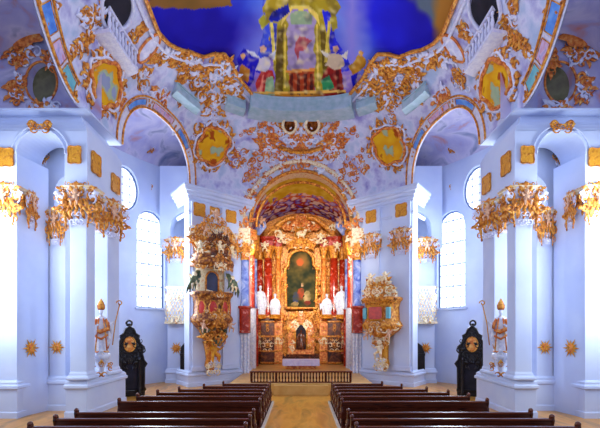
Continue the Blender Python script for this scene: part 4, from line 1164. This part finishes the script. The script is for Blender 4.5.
o = mesh_obj('niche_statue', fig_stand.copy(), 'darkmarble', to, W(to).inverted() @ Matrix.Translation((0, 35.0, 1.95)) @ Matrix.Scale(.72, 4)); 
# altar table and cloth
t = thing('altar_table', 'carved stone altar table below the tabernacle', 'altar table', (0, 31.0, .7))
MB().box(-1.1, 1.1, 30.7, 31.5, .7, 1.28).build('base', 'orange', t, bevel=.03); MB().box(-1.3, 1.3, 30.55, 31.65, 1.28, 1.36).build('table_top', 'cream', t, bevel=.01)
cl = MB(); cl.grid(lambda u, v: Vector((-1.32+2.64*u, 30.53-(.0 if v < .5 else 0)-.02*math.sin(u*40)*(1-min(1, v*2)), .95+.43*min(1, v*2))) if v <= .5 else Vector((-1.32+2.64*u, 30.53+1.1*(v-.5)*2, 1.385)), 60, 8)
tag(cl.build('altar_cloth', 'cloth', None), 'white lace edged cloth over the altar table', 'cloth')
# white saints in the choir
def saint(x, y, z, h, rz, label, seated=False, m_='ivory'):
    t = thing('saint_statue', label, 'statue', (x, y, z), rz)
    me = (fig_seat if seated else fig_stand).copy(); o = mesh_obj('figure', me, m_, t, Matrix.Scale(h/2.15, 4))
    p = MB(); p.lathe([(.45, -.35), (.5, -.3), (.42, -.2), (.5, -.02), (.5, 0)], (x, y, z), 14); p.build('plinth', 'gold', t)
    hr = MB(); k = h/2.15; zt = -.46 if seated else 0; hr.lathe([(.11, 2.04+zt), (.125, 2.1+zt), (.1, 2.17+zt), (.04, 2.2+zt)], (0, .02, 0), 10); hr.v = [(a*k, b*k, c*k) for a, b, c in hr.v]; L(hr, t).build('hair', m_, t, True)
    return t
for s in (-1, 1):
    saint(s*3.3, 35.0, 4.75, 2.3, -s*.2, 'white standing saint statue by the outer red column, %s of the altar painting' % side(s))
    saint(s*2.1, 34.9, 4.75, 2.1, -s*.3, 'white seated saint statue between the columns, %s of the altar painting' % side(s), True)
    for (x, yy, zz, nm) in ((2.9, 34.5, 9.8, 'on the outer column capital'), (1.6, 35.0, 10.6, 'on the gable')):
        a = thing('angel_figure', 'small gilded angel %s, %s side of the high altar' % (nm, side(s)), 'statue', (s*x, yy, zz)); add_putto(a, (0, 0, 0), 0, 1.2, 'cream', 'body')
    # jamb columns of the choir arch
    t = thing('marble_column', 'blue and white marbled column at the %s jamb of the choir arch' % side(s), 'column', (s*3.7, 29.1, 0))
    cx = s*3.78; cy = 29.0
    MB().lathe([(.3, 5.1), (.32, 5.2), (.27, 5.3), (.26, 8.2)], (cx, cy, 0), 18).build('shaft', 'bluemarble', t, True)
    g = MB(); g.lathe([(.28, 8.2), (.3, 8.3), (.28, 8.4), (.4, 9.2), (.45, 9.3)], (cx, cy, 0), 16); f = lambda u, v, d=0: Vector((cx+u, cy-.3-d, 8.8+v)); r1, r2 = rocaille(f, .9, 1.0, 14, random.Random(3), .2); g.add(r1.v, r1.f); g.build('capital', 'gold', t, True)
    MB().lathe([(.36, 3.3), (.36, 4.9), (.44, 5.0), (.44, 5.1)], (cx, cy, 0), 16, sq=6).build('pedestal', 'redmarble', t)
    for i in range(3): MB().lathe([(.11, 0), (.12, .1), (.085, .2), (.08, 2.9), (.12, 3.1), (.12, 3.3)], (cx+(i-1)*.22, cy-.05*(i == 1), 0), 10).build('colonnette', 'ivory', t, True)
    g = MB(); g.box(cx-.4, cx+.4, cy-.35, cy+.3, 9.3, 10.3); g.build('entablature_block', 'cream', t, bevel=.03)
    # columns on the choir side walls
    for j, Y in enumerate((31.6, 33.4)):
        t = thing('marble_column', 'red and white marbled column on the %s choir wall, %s' % (side(s), ('nearer the nave', 'nearer the altar')[j]), 'column', (s*3.65, Y, .6))
        MB().lathe([(.3, 5.1), (.26, 5.3), (.24, 9)], (s*3.65, Y, 0), 16).build('shaft', ('redmarble', 'bluemarble')[j], t, True)
        MB().lathe([(.34, .6), (.34, 5.0), (.4, 5.1)], (s*3.65, Y, 0), 12, sq=6).build('pedestal', ('ivory', 'redmarble')[j], t)
        MB().lathe([(.26, 9), (.4, 9.8), (.42, 10.8)], (s*3.65, Y, 0), 12, sq=4).build('capital', 'gold', t, True)
    f = pmap((s*3.93, 32.4, 7.5), (0, 1, 0), (-s, 0, 0)); ornament('choir_wall_relief', 'orange and white rocaille relief covering the upper %s choir wall' % side(s), 'wall ornament', f, (s*3.93, 32.4, 7.5), 3.6, 6, 60, 60, .3, 0, False, None, 'orange', 'cream')
    f = pmap((s*4.0, 29.05, 10.4), (s*.4, -.4, 0), (-s*.69, -.72, 0))
    ornament('arch_rocaille', 'tall orange and white rocaille strip at the %s springing of the choir arch' % side(s), 'wall ornament', pmap((s*3.65, 28.75, 10.2), (1, 0, 0), (0, -1, 0)), (s*3.65, 28.75, 10.2), 1.0, 3.4, 44, 64, .22, 0, False, None, 'orange', 'cream')
    # flower and drapery masses in the choir vault
    c = P(262 if s < 0 else 340, 230, 33.5); t = thing('blue_drapery', 'blue painted drapery with cherub under the %s side of the choir vault' % side(s), 'drapery', c)
    g = MB()
    for i in range(7): g.tube([c+Vector((s*.5-.12*i*s, -.1, .9)), c+Vector((s*(.35-.1*i), -.3, .2+.1*math.sin(i))), c+Vector((s*(.6-.08*i), 0, -.9+.1*i))], [.05, .14, .04], 6)
    g.build('cloth_folds', 'bluemarble', t, True); add_putto(t, (0, -.45, .1), 0, 1.3)

# ---------------- choir arch rocaille border
for i in range(13):
    a = PI*(.1+.8*i/12); R_ = 3.9; x = R_*math.cos(a); z = 10.9+R_*math.sin(a); yb = 29.5
    r = math.sqrt(max(0, 1-(max(0, z-H0)/HV)**2)); q = min(.99, abs(x/(A*r))); yn = min(29.5, YC+B*r*(1-q**NS)**(1/NS))
    g, w2 = rocaille(lambda u, v, d=0: Vector((x+u, yn-.12-d, z+v)), .9, .9, 9, random.Random(200+i), .22, sym=False)
    t = thing('arch_ornament', 'orange and white rocaille cluster on the rim of the choir arch', 'wall ornament', (x, yn, z), group='rocaille clusters along the choir arch rim'); g.build('scrolls', 'orange', t, True); w2.build('shells', 'ivory', t, True)

# ---------------- pulpit (left) and abbot's loge (right)
def local_frame(s, a, dist):
    o3 = Vector((s*6.85, 26.35, 0)); dv = Vector((-s*.72, .69, 0)); nv = Vector((-s*.69, -.72, 0)); return o3+dv*a+nv*dist
def lf(t): 
    return lambda mb: L(mb, t)
c = local_frame(-1, 1.3, .55); t = thing('pulpit', 'richly gilded pulpit with crowned canopy on the far left pier', 'pulpit', c, .765); pul = t
def part(mb, name, m_, par=None, smooth=True, bevel=0): return L(mb, t).build(name, m_, par or t, smooth, bevel)
def rel(name, u0, z0, w_, h_, n, size, Y, m_='gold', wm='cream', sym=True, seed=1, par=None, curve=0):
    f = lambda u, v, d=0: Vector((u0+u, Y-d+curve*(u0+u)**2, z0+v)); g, w2 = rocaille(f, w_, h_, n, random.Random(seed), size, 0, sym)
    part(g, name, m_, par); part(w2, name+'_highlights', wm, par)
part(MB().box(-.95, .95, .1, .55, 3.8, 9.6), 'back_panel', 'cream')
q = MB(); q.prism([(-.4, 5.85), (.4, 5.85)]+[(.4*math.cos(PI*i/10), 6.7+.4*math.sin(PI*i/10)) for i in range(11)], lambda p: (p[0], .02, p[1]), lambda p: (p[0], .1, p[1])); part(q, 'doorway', 'darkblue', smooth=False)
q = MB(); q.tube([(x, 0, z) for x, z in [(-.45, 5.8), (-.45, 6.7)]+[(-.45*math.cos(PI*i/10), 6.7+.45*math.sin(PI*i/10)) for i in range(11)]+[(.45, 5.8)]], .06, 6); part(q, 'doorway_frame', 'gold')
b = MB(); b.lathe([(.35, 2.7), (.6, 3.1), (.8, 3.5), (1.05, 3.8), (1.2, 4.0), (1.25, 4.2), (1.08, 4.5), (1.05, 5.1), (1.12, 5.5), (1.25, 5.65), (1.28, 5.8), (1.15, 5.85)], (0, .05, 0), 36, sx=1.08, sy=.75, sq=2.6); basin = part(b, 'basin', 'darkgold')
for i, a in enumerate((-1.0, -.36, .36, 1.0)):
    q = MB(); ca, sa = math.sin(a), -math.cos(a)
    f = lambda u, v, d=0: Vector((1.13*ca+(u)*math.cos(a), .05-.8*math.cos(a)+u*math.sin(a)*.7, 4.85+v))+Vector((math.sin(a), -math.cos(a), 0))*(d+.03)
    ell_disc(q, f, .24, .4, .06, 3, 18, .04); part(q, 'basin_panel', 'red', basin); q = MB(); ell_ring(q, f, .27, .44, .05, 22, .05); part(q, 'panel_frame', 'gold', basin)
rel('rim_ornament', 0, 5.6, 2.5, .35, 30, .16, -.88, 'gold', 'cream', True, 3, basin, .45)
rel('basin_ornament', 0, 4.2, 2.6, .7, 40, .22, -.85, 'gold', 'cream', True, 4, basin, .45)
rel('front_ornament', 0, 4.5, 2.4, .5, 20, .15, -.86, 'gold', 'cream', True, 14, basin, .45)
rel('bulb_ornament', 0, 3.3, 1.9, 1.3, 46, .22, -.6, 'gold', 'green', True, 5, basin, .5)
pn = MB(); pn.lathe([(.08, .9), (.25, 1.0), (.38, 1.3), (.3, 1.7), (.35, 2.2), (.5, 2.8)], (0, .25, 0), 20, sy=.8); pend = part(pn, 'pendant', 'gold')
rel('pendant_foot', 0, 1.2, 1.1, .8, 26, .18, -.1, 'cream', 'ivory', True, 6, pend); rel('pendant_ornament', 0, 2.4, 1.0, 1.3, 26, .18, -.15, 'orange', 'gold', True, 7, pend)
add_putto(t, (-.05, -.28, 1.6), 0, 1.9, 'yellow', 'atlas_figure')
for sg in (-1, 1): add_putto(t, (sg*.95, -.55, 3.4), 0, 1.2, 'skin'); add_putto(t, (sg*1.35, -.2, 6.0), sg*.3, 1.5, 'cream', 'angel_figure')
for sg in (-1, 1):
    q = MB()
    for i in range(5): q.tube([(sg*(.95+.05*i), -.1, 7.1), (sg*(1.05+.13*i), -.3, 6.7-.04*i), (sg*(1.15+.17*i), -.2, 6.35-.1*i), (sg*(1.05+.2*i), -.1, 6.1-.12*i)], [.04, .08, .09, .02], 6)
    part(q, 'drapery', 'green')
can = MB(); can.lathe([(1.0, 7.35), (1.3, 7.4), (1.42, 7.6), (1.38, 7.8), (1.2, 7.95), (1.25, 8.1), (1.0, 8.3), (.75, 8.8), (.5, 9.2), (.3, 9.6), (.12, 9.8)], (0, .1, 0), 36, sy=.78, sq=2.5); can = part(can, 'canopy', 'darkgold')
rel('canopy_fringe', 0, 7.45, 2.9, .6, 40, .2, -.95, 'gold', 'cream', True, 8, can, .4)
rel('canopy_tier', 0, 8.2, 2.6, 1.0, 50, .26, -.75, 'gold', 'cream', True, 9, can, .35)
rel('canopy_crown', 0, 9.2, 3.2, 1.5, 60, .26, -.45, 'gold', 'cream', True, 10, can, .15)
rel('canopy_crest', 0, 10.1, 1.6, .9, 24, .22, -.3, 'gold', 'ivory', True, 12, can)
rel('canopy_core', 0, 8.6, 1.5, 1.4, 18, .2, -.8, 'darkmarble', 'darkmarble', True, 13, can)
for (x, y, z) in ((-1.15, -.5, 8.1), (1.15, -.5, 8.1), (0, -.85, 8.2), (-.7, -.4, 9.2), (.7, -.4, 9.2), (0, -.45, 10.2)): add_putto(t, (x, y, z), x*.4, 1.15, 'cream' if z < 9 else 'skin')

c = local_frame(1, 1.9, .5); t = thing('gallery_box', 'gilded box balcony with red panel on the far right pier', 'balcony', c, -.765)
part(MB().box(-.95, .95, .1, .5, 3.8, 5.9), 'back_panel', 'cream')
b = MB(); b.lathe([(.3, 2.9), (.55, 3.1), (.95, 3.4), (1.2, 3.6), (1.28, 3.85), (1.1, 4.1), (1.05, 4.9), (1.15, 5.25), (1.28, 5.35), (1.3, 5.5), (1.18, 5.55)], (0, .1, 0), 36, sx=1.0, sy=.72, sq=3.2); basin = part(b, 'basin', 'gold')
q = MB(); q.box(-.5, .5, -.76, -.6, 4.15, 4.95); part(q, 'front_panel', 'red', basin, False, .03)
q = MB(); q.tube([(x, -.78, z) for x, z in ((-.53, 4.12), (.53, 4.12), (.53, 4.98), (-.53, 4.98), (-.53, 4.12))], .05, 6, False); part(q, 'panel_frame', 'yellow', basin)
for sg in (-1, 1):
    q = MB(); q.box(sg*.72, sg*.98, -.7, -.5, 4.2, 4.9); part(q, 'side_panel', 'teal', basin, False, .03)
rel('rim_ornament', 0, 5.4, 2.5, .3, 26, .14, -.85, 'gold', 'darkmarble', True, 23, basin, .3)
rel('lower_ornament', 0, 3.7, 2.5, .7, 46, .22, -.8, 'gold', 'cream', True, 24, basin, .4)
rel('crest', 0, 6.1, 2.0, 1.1, 60, .24, -.5, 'gold', 'cream', True, 25, None, .2)
rel('crest_back', 0, 5.85, 2.4, .7, 40, .22, -.3, 'cream', 'gold', True, 26)
q = MB(); q.prism([(-1.1, 5.5), (1.1, 5.5), (.9, 6.2), (.5, 6.3), (.3, 6.9), (-.3, 6.9), (-.5, 6.3), (-.9, 6.2)], lambda p: (p[0], -.2, p[1]), lambda p: (p[0], .1, p[1])); part(q, 'crest_board', 'cream', None, False, .03)
for sg in (-1, 1): add_putto(t, (sg*.55, -.5, 6.4), 0, 1.1, 'cream'); add_putto(t, (sg*.8, -.5, 2.9), 0, 1.1, 'skin')
pn = MB(); pn.lathe([(.06, .95), (.25, 1.05), (.38, 1.35), (.3, 1.7), (.3, 2.3), (.4, 3.0)], (0, .25, 0), 20, sy=.8); pend = part(pn, 'pendant', 'yellow')
rel('pendant_foot', 0, 1.35, 1.1, .8, 26, .18, -.1, 'cream', 'ivory', True, 27, pend); rel('pendant_ornament', 0, 2.7, 1.2, .9, 26, .2, -.15, 'gold', 'cream', True, 28, pend)
add_putto(t, (0, -.28, 1.75), 0, 1.7, 'cream', 'atlas_figure')

# ---------------- cream lattice balconies on the far pilasters
for s in (-1, 1):
    t = thing('lattice_balcony', 'cream and gold lattice balcony on the pilaster beyond the far %s pier' % side(s), 'balcony', (s*8.2, 28.2, 3.9))
    x0, x1 = 7.55, 8.85; MB().box(s*x0, s*x1, 27.85, 28.5, 3.9, 4.05).build('floor_slab', 'cream', t, bevel=.02)
    MB().box(s*x0, s*x1, 27.85, 27.95, 6.2, 6.32).build('top_rail', 'cream', t, bevel=.02)
    lt = MB()
    for i in range(-5, 8):
        for sg in (-1, 1):
            pts = []
            for k in range(15):
                z = 4.05+2.15*k/14; x = x0+.19*i+sg*(z-4.05)*.45+(.0 if sg > 0 else .5)
                if x0 <= x <= x1: pts.append((s*x, 27.9, z))
            if len(pts) > 1: lt.tube(pts, .025, 5)
    lt.build('lattice', 'cream', t, True); f = pmap((s*8.2, 27.85, 5.1), (1, 0, 0), (0, -1, 0)); g, w2 = rocaille(f, 1.2, 2.0, 18, random.Random(9), .2); g.build('gilded_scrolls', 'cream', t, True)

# ---------------- bishop statues on brackets
for s in (-1, 1):
    sd = side(s); x, y, z = s*8.6, 18.5, 2.5
    t = thing('bishop_statue', 'white and gold bishop with mitre holding a crozier, on the bracket of the %s pier' % sd, 'statue', (x, y, z), s*-.45)
    al = ((-.38, -.12, 1.3), (-.62, -.3, 1.5)) if s > 0 else ((-.38, -.12, 1.25), (-.2, -.4, 1.35)); ar = ((.38, -.12, 1.3), (.62, -.3, 1.5)) if s < 0 else ((.38, -.12, 1.25), (.2, -.4, 1.35))
    me = bake(robed(1.95, al, ar, .05*s, True, 3), .02); o = mesh_obj('figure', me, 'ivory', t, Matrix.Diagonal((.86, .86, 1, 1)))
    k = 1.95/2.2
    mi = MB(); mi.lathe([(.12, 1.86), (.15, 1.93), (.16, 2.05), (.1, 2.2), (.01, 2.36)], (0, 0, 0), 14, sy=.75); part(mi, 'mitre', 'gold')
    bd = MB(); bd.ell((0, -.12, 1.69), (.06, .05, .12), 8, 6); part(bd, 'beard', 'ivory')
    cp = MB()
    for q in (-1, 1): cp.tube([(q*.1, -.16, 1.5), (q*.16, -.26, 1.1), (q*.22, -.3, .6), (q*.26, -.3, .12)], .035, 6); cp.tube([(q*.24, .0, 1.5), (q*.4, .05, 1.0), (q*.38, 0, .5), (q*.3, -.05, .2)], .04, 6)
    cp.tube([(.33*math.cos(a*PI/9), .28*math.sin(a*PI/9), .06+.02*(a % 2)) for a in range(19)], .035, 6, False); cp.tube([(-.3, -.3, .75), (0, -.36, .62), (.3, -.3, .8)], .05, 6)
    for q in (-1, 1): cp.tube([(q*.2, -.12, 1.46), (q*.34, -.16, 1.2), (q*.32, -.26, 1.08)], [.06, .1, .07], 7)
    cp.tube([(-.3, -.2, 1.0), (-.05, -.33, .92), (.3, -.3, 1.05), (.4, -.26, .98)], [.05, .1, .09, .03], 7)
    cp.v = [(a*.86, b*.86, c) for a, b, c in cp.v]
    part(cp, 'cope_border', 'orange')
    hx = s*-.62*k; hy = -.32*k; cz = MB(); h0_ = 1.5*k
    top = (hx*1.3, hy-.1, 2.1); cz.tube([(hx*.8, hy, .35), (hx, hy, h0_), top], .022, 6)
    pts = [(top[0]+.02*0+.13*(1-i/16)*math.cos(PI+i*.55*-s)+.13*1, top[1], top[2]+.13*(1-i/16)*math.sin(i*.55)+.0) for i in range(14)]; pts = [(px-.13+.0, py, pz+.05) for px, py, pz in pts]
    cz.tube(pts, .025, 6); part(cz, 'crozier', 'yellow')
    br = thing('statue_bracket', 'scrolled white and gold bracket under the %s bishop statue' % sd, 'bracket', (x, y, 1.6), s*-.45)
    q = MB(); q.lathe([(.03, -.15), (.1, .05), (.14, .3), (.22, .5), (.34, .66), (.38, .74), (.38, .82), (.35, .89)], (0, .02, 0), 20); L(q, br).build('body', 'ivory', br, True)
    g, w2 = rocaille(lambda u, v, d=0: Vector((u, -.3-d+.2*(u*u), .4+v)), .85, .95, 22, random.Random(6), .15); L(g, br).build('gilded_scrolls', 'gold', br, True); L(w2, br).build('shellwork', 'ivory', br, True)

# ---------------- dark carved side cabinets (confessionals)
for s in (-1, 1):
    sd = side(s)
    t = thing('confessional', 'black brown carved confessional with gold oval beside the big %s pier' % sd, 'confessional', (s*9.0, 22.6, 0), -s*.5)
    sil = [(-1.0, 0), (1.0, 0), (1.02, .3), (.92, .5), (.94, 1.5), (1.1, 1.7), (.9, 1.9), (.78, 2.3), (.92, 2.6), (.7, 2.75), (.55, 3.0), (.6, 3.2), (.38, 3.3), (.25, 3.55), (0, 3.7), (-.25, 3.55), (-.38, 3.3), (-.6, 3.2), (-.55, 3.0), (-.7, 2.75), (-.92, 2.6), (-.78, 2.3), (-.9, 1.9), (-1.1, 1.7), (-.94, 1.5), (-.92, .5), (-1.02, .3)]
    k = .76
    b = MB(); b.prism([(p[0]*k, p[1]*1.0) for p in sil], lambda p: (p[0], 0, p[1]), lambda p: (p[0], .6, p[1])); bo = part(b, 'body', 'black', None, False, .03)
    cr = MB(); cr.tube([(k*x, -.05, z) for x, z in sil[2:]+[sil[2]]], .06, 6); part(cr, 'carved_edge', 'black')
    fi = MB(); pts = [(.14*math.cos(a*PI/8), -.02+.25, 3.86+.14*math.sin(a*PI/8)) for a in range(17)]; fi.tube(pts, .05, 6, False); fi.tube([(0, .25, 3.7), (0, .25, 3.85)], .07, 6); part(fi, 'finial', 'black')
    f = lambda u, v, d=0: Vector((u, -.03-d, 2.75+v)); q = MB(); ell_disc(q, f, .26, .36, .03, 4, 22, .03); md = part(q, 'oval_picture', 'orange'); q = MB(); ell_ring(q, f, .28, .38, .035, 26); part(q, 'oval_frame', 'gold', md)
    for x in (-.62, .62): q = MB(); q.lathe([(.1, .1), (.08, .2), (.07, 1.9), (.1, 2.05)], (x*k, -.1, 0), 10); part(q, 'corner_column', 'black')
    q = MB(); q.box(-.38, .38, -.02, .04, .2, 1.95); part(q, 'curtain_opening', 'dark', None, False)
    g, w2 = rocaille(lambda u, v, d=0: Vector((u, -.04-d, 2.3+v)), 1.5, 1.9, 30, random.Random(12), .2); part(g, 'carving', 'black'); 
    t = thing('confessional', 'part of a dark wooden confessional glimpsed behind the far %s pier' % sd, 'confessional', (s*7.55, 27.9, 0), 0)
    b = MB(); b.prism([(-.3, 0), (.5, 0), (.5, 2.0), (.3, 2.5), (0, 2.7), (-.25, 2.4), (-.3, 1.9)], lambda p: (p[0], 0, p[1]), lambda p: (p[0], .35, p[1])); part(b, 'body', 'black', None, False, .03)
    q = MB(); q.box(-.3, .5, -.06, .0, 1.85, 1.98); part(q, 'cornice', 'black', None, False, .01)
